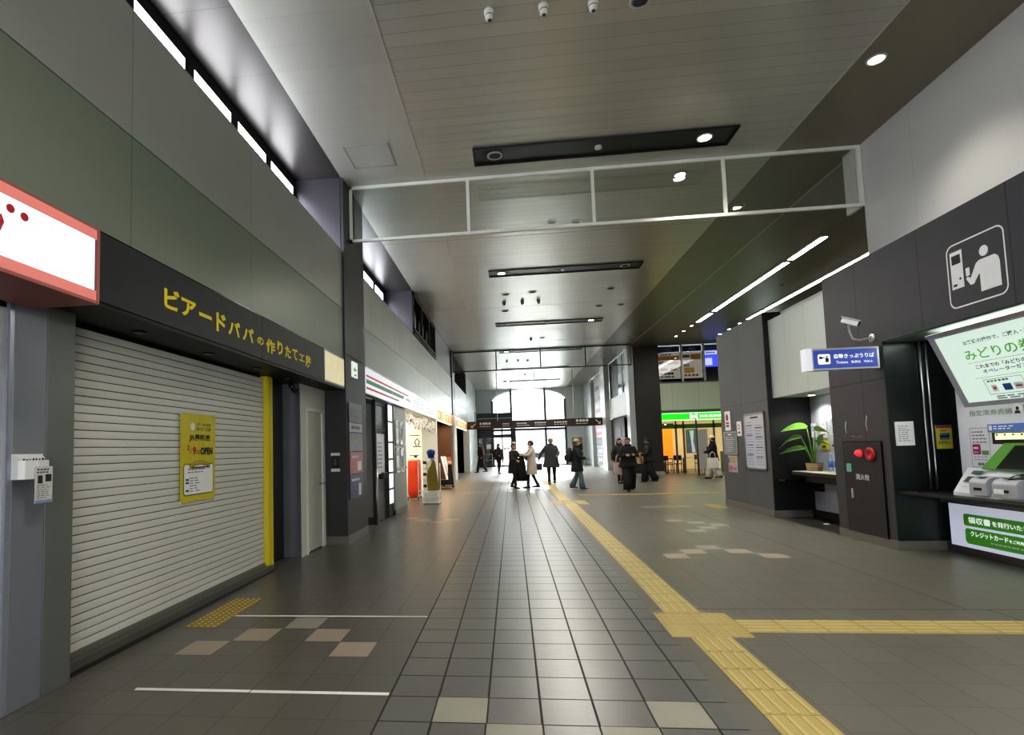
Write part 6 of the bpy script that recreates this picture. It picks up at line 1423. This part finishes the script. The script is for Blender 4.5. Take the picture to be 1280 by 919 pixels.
def backpack(label, c, rot, col, s=1):
    t = thing('backpack', label, 'backpack', (0, 0, 0)); m = mat('bag_'+col[1:], col, .7, var=.1)
    MB().loft([[V3(.16*k*math.copysign(abs(math.cos(a))**.6, math.cos(a)), .1*k*math.copysign(abs(math.sin(a))**.7, math.sin(a))-.01, z) for a in [2*PI*i/20 for i in range(20)]] for z, k in ((0, .8), (.03, 1), (.2, 1.05), (.36, .98), (.44, .8), (.48, .4))]).build('pack_body', m, t)
    MB().box(-.11, .11, -.155, -.09, .05, .22, .02).build('front_pocket', m, t)
    for x in (-.1, .1): MB().sweep([V3(x, .08, .05), V3(x, .16, .1), V3(x, .27, .34), V3(x, .2, .46), V3(x, .08, .44)], .014, 6, flat=.5).build('shoulder_strap', mat('strap_black', '#141414', .7), t)
    t.location = c; t.rotation_euler = (0, 0, rot); t.scale = (s, s, s)
backpack('dark olive backpack worn by the person in the yellow beanie', (1.93, 18.64, .93), -PI/2-.2, '#24271f', 1.05)
backpack('black backpack worn by the person standing by the glass doors', (-.93, 31.1, .92), -PI/2-.9, '#141416', .95)
t = thing('phone', 'smartphone held by the woman looking down in black', 'phone', (3.63, 17.19, 1.16))
bx(3.6, 3.66, 17.17, 17.18, 1.12, 1.24, .003).build('phone_body', M['blackgloss'], t); bx(3.603, 3.657, 17.18, 17.182, 1.13, 1.235).build('screen', mat('phone_screen', '#b8c4d8', .2, em=.6), t)
# long black garment held between the two women
t = thing('black_garment', 'long black pleated garment held up between the two women talking', 'garment', (.30, 19.72, .3))
MB().loft([[V3(.32+rx*math.cos(a)*(1+.06*math.sin(a*8)), 19.75+ry*math.sin(a)*(1+.06*math.sin(a*8)), z) for a in [2*PI*i/36 for i in range(36)]] for z, rx, ry in ((.26, .2, .1), (.4, .19, .1), (.7, .16, .085), (.95, .13, .07), (1.08, .1, .05), (1.12, .05, .03))]).build('pleated_cloth', mat('garment_black', '#111115', .8, var=.1), t)

# ------------------------------------------------------------------ world and lights
wd_ = bpy.data.worlds.new('world'); scene.world = wd_; wd_.use_nodes = True
bg = wd_.node_tree.nodes['Background']
tc = wd_.node_tree.nodes.new('ShaderNodeTexCoord'); sp_ = wd_.node_tree.nodes.new('ShaderNodeSeparateXYZ'); rmp = wd_.node_tree.nodes.new('ShaderNodeValToRGB')
wd_.node_tree.links.new(tc.outputs['Generated'], sp_.inputs[0]); wd_.node_tree.links.new(sp_.outputs[2], rmp.inputs[0]); wd_.node_tree.links.new(rmp.outputs[0], bg.inputs[0])
rmp.color_ramp.elements[0].position = .0; rmp.color_ramp.elements[0].color = (.78, .8, .82, 1); rmp.color_ramp.elements[1].position = .5; rmp.color_ramp.elements[1].color = (.88, .94, 1, 1)
bg.inputs['Strength'].default_value = 8
def area(name, loc, rot, sx, sy, power, col=(1, 1, 1), portal=False, spread=PI):
    l = bpy.data.lights.new(name, 'AREA'); l.shape = 'RECTANGLE'; l.size = sx; l.size_y = sy; l.energy = power; l.color = col; l.spread = spread
    if portal: l.cycles.is_portal = True
    o = bpy.data.objects.new(name, l); COL.objects.link(o); o.location = loc; o.rotation_euler = rot; return o
d_ = Vector((0, -19, -11)); area('daylight', (1.4, 55, 12.5), d_.to_track_quat('-Z', 'Y').to_euler(), 16, 8, 42000, (.93, .97, 1))  # unseen panel outside, added to push more sky light into the far hall
area('window_portal', (1.45, 43.5, 3), (-PI/2, 0, 0), 6.2, 6.2, 1, portal=True)
area('entrance_portal', (1.5, -6.05, 1.5), (PI/2, 0, 0), 4.2, 3.0, 1, portal=True)
warm = (1, .95, .86)
def spot(name, x, y, z, power, col=warm, size=1.9, blend=.7, r=.3):
    l = bpy.data.lights.new(name, 'SPOT'); l.energy = power; l.color = col; l.spot_size = size; l.spot_blend = blend; l.shadow_soft_size = r
    o = bpy.data.objects.new(name, l); COL.objects.link(o); o.location = (x, y, z)
for y, ro, nm in slots: spot('downlight_and_fill', 3.08 if ro else -.1, y, CZ-.06, 300)
for yy in (-3.5, 2.4): spot('downlight_and_fill', 3.08, yy, CZ-.06, 300); spot('downlight_and_fill', -.1, yy, CZ-.06, 300)  # added fill above and behind the camera, out of view
for yy in (-3.5, 2.4, 14.08, 18, 22.5, 27, 31.8, 36): spot('fill_spot', 1.5, yy, CZ-.08, 190 if yy < 10 else 480, warm, 2.8, .5, .6)  # wide fill spots added under the ceiling to brighten the hall
spot('downlight_and_fill', 4.61, 6.84, CZ-.06, 170); spot('downlight_and_fill', 3.06, 9.4, CZ-.06, 300); spot('downlight_and_fill', 4.61, 1.0, CZ-.06, 170)
for y in (9.5, 10.5): spot('booth_lamp', 5.45, y, 2.25, 34, (1, 1, .97), 2.3, .6, .05)
area('ticket_lamp', (5.25, 6.0, 2.71), (0, 0, 0), .3, 3.0, 14, (.9, 1, .92))
area('shop_light', (-4.0, 15.5, 2.5), (0, 0, 0), 1.5, 6, 90, (1, .93, .78)); area('burger_light', (9.5, 28.8, 2.85), (0, 0, 0), 4.5, 2.5, 90, (1, .82, .55))
spot('fascia_lamp', -2.5, 22, 2.95, 70, (1, .62, .3), 2.6, .6, .3); spot('fascia_lamp', -2.5, 19.5, 2.95, 50, (1, .62, .3), 2.6, .6, .3); spot('fascia_lamp', -2.5, 29, 2.95, 60, (1, .62, .3), 2.6, .6, .3)
area('restaurant_light', (-3.0, 22.0, 2.55), (0, 0, 0), .5, 4, 50, (1, .7, .4)); area('restaurant_light', (-2.95, 29.5, 2.55), (0, 0, 0), .5, 5, 22, (1, .7, .4))
area('lobby_light', (9.5, 17, CZ-.05), (0, 0, 0), 1.5, 9, 120, (1, .98, .92))
scene.view_settings.view_transform = 'Standard'; scene.view_settings.look = 'Medium High Contrast'; scene.view_settings.exposure = 0.42; scene.view_settings.gamma = 1.0
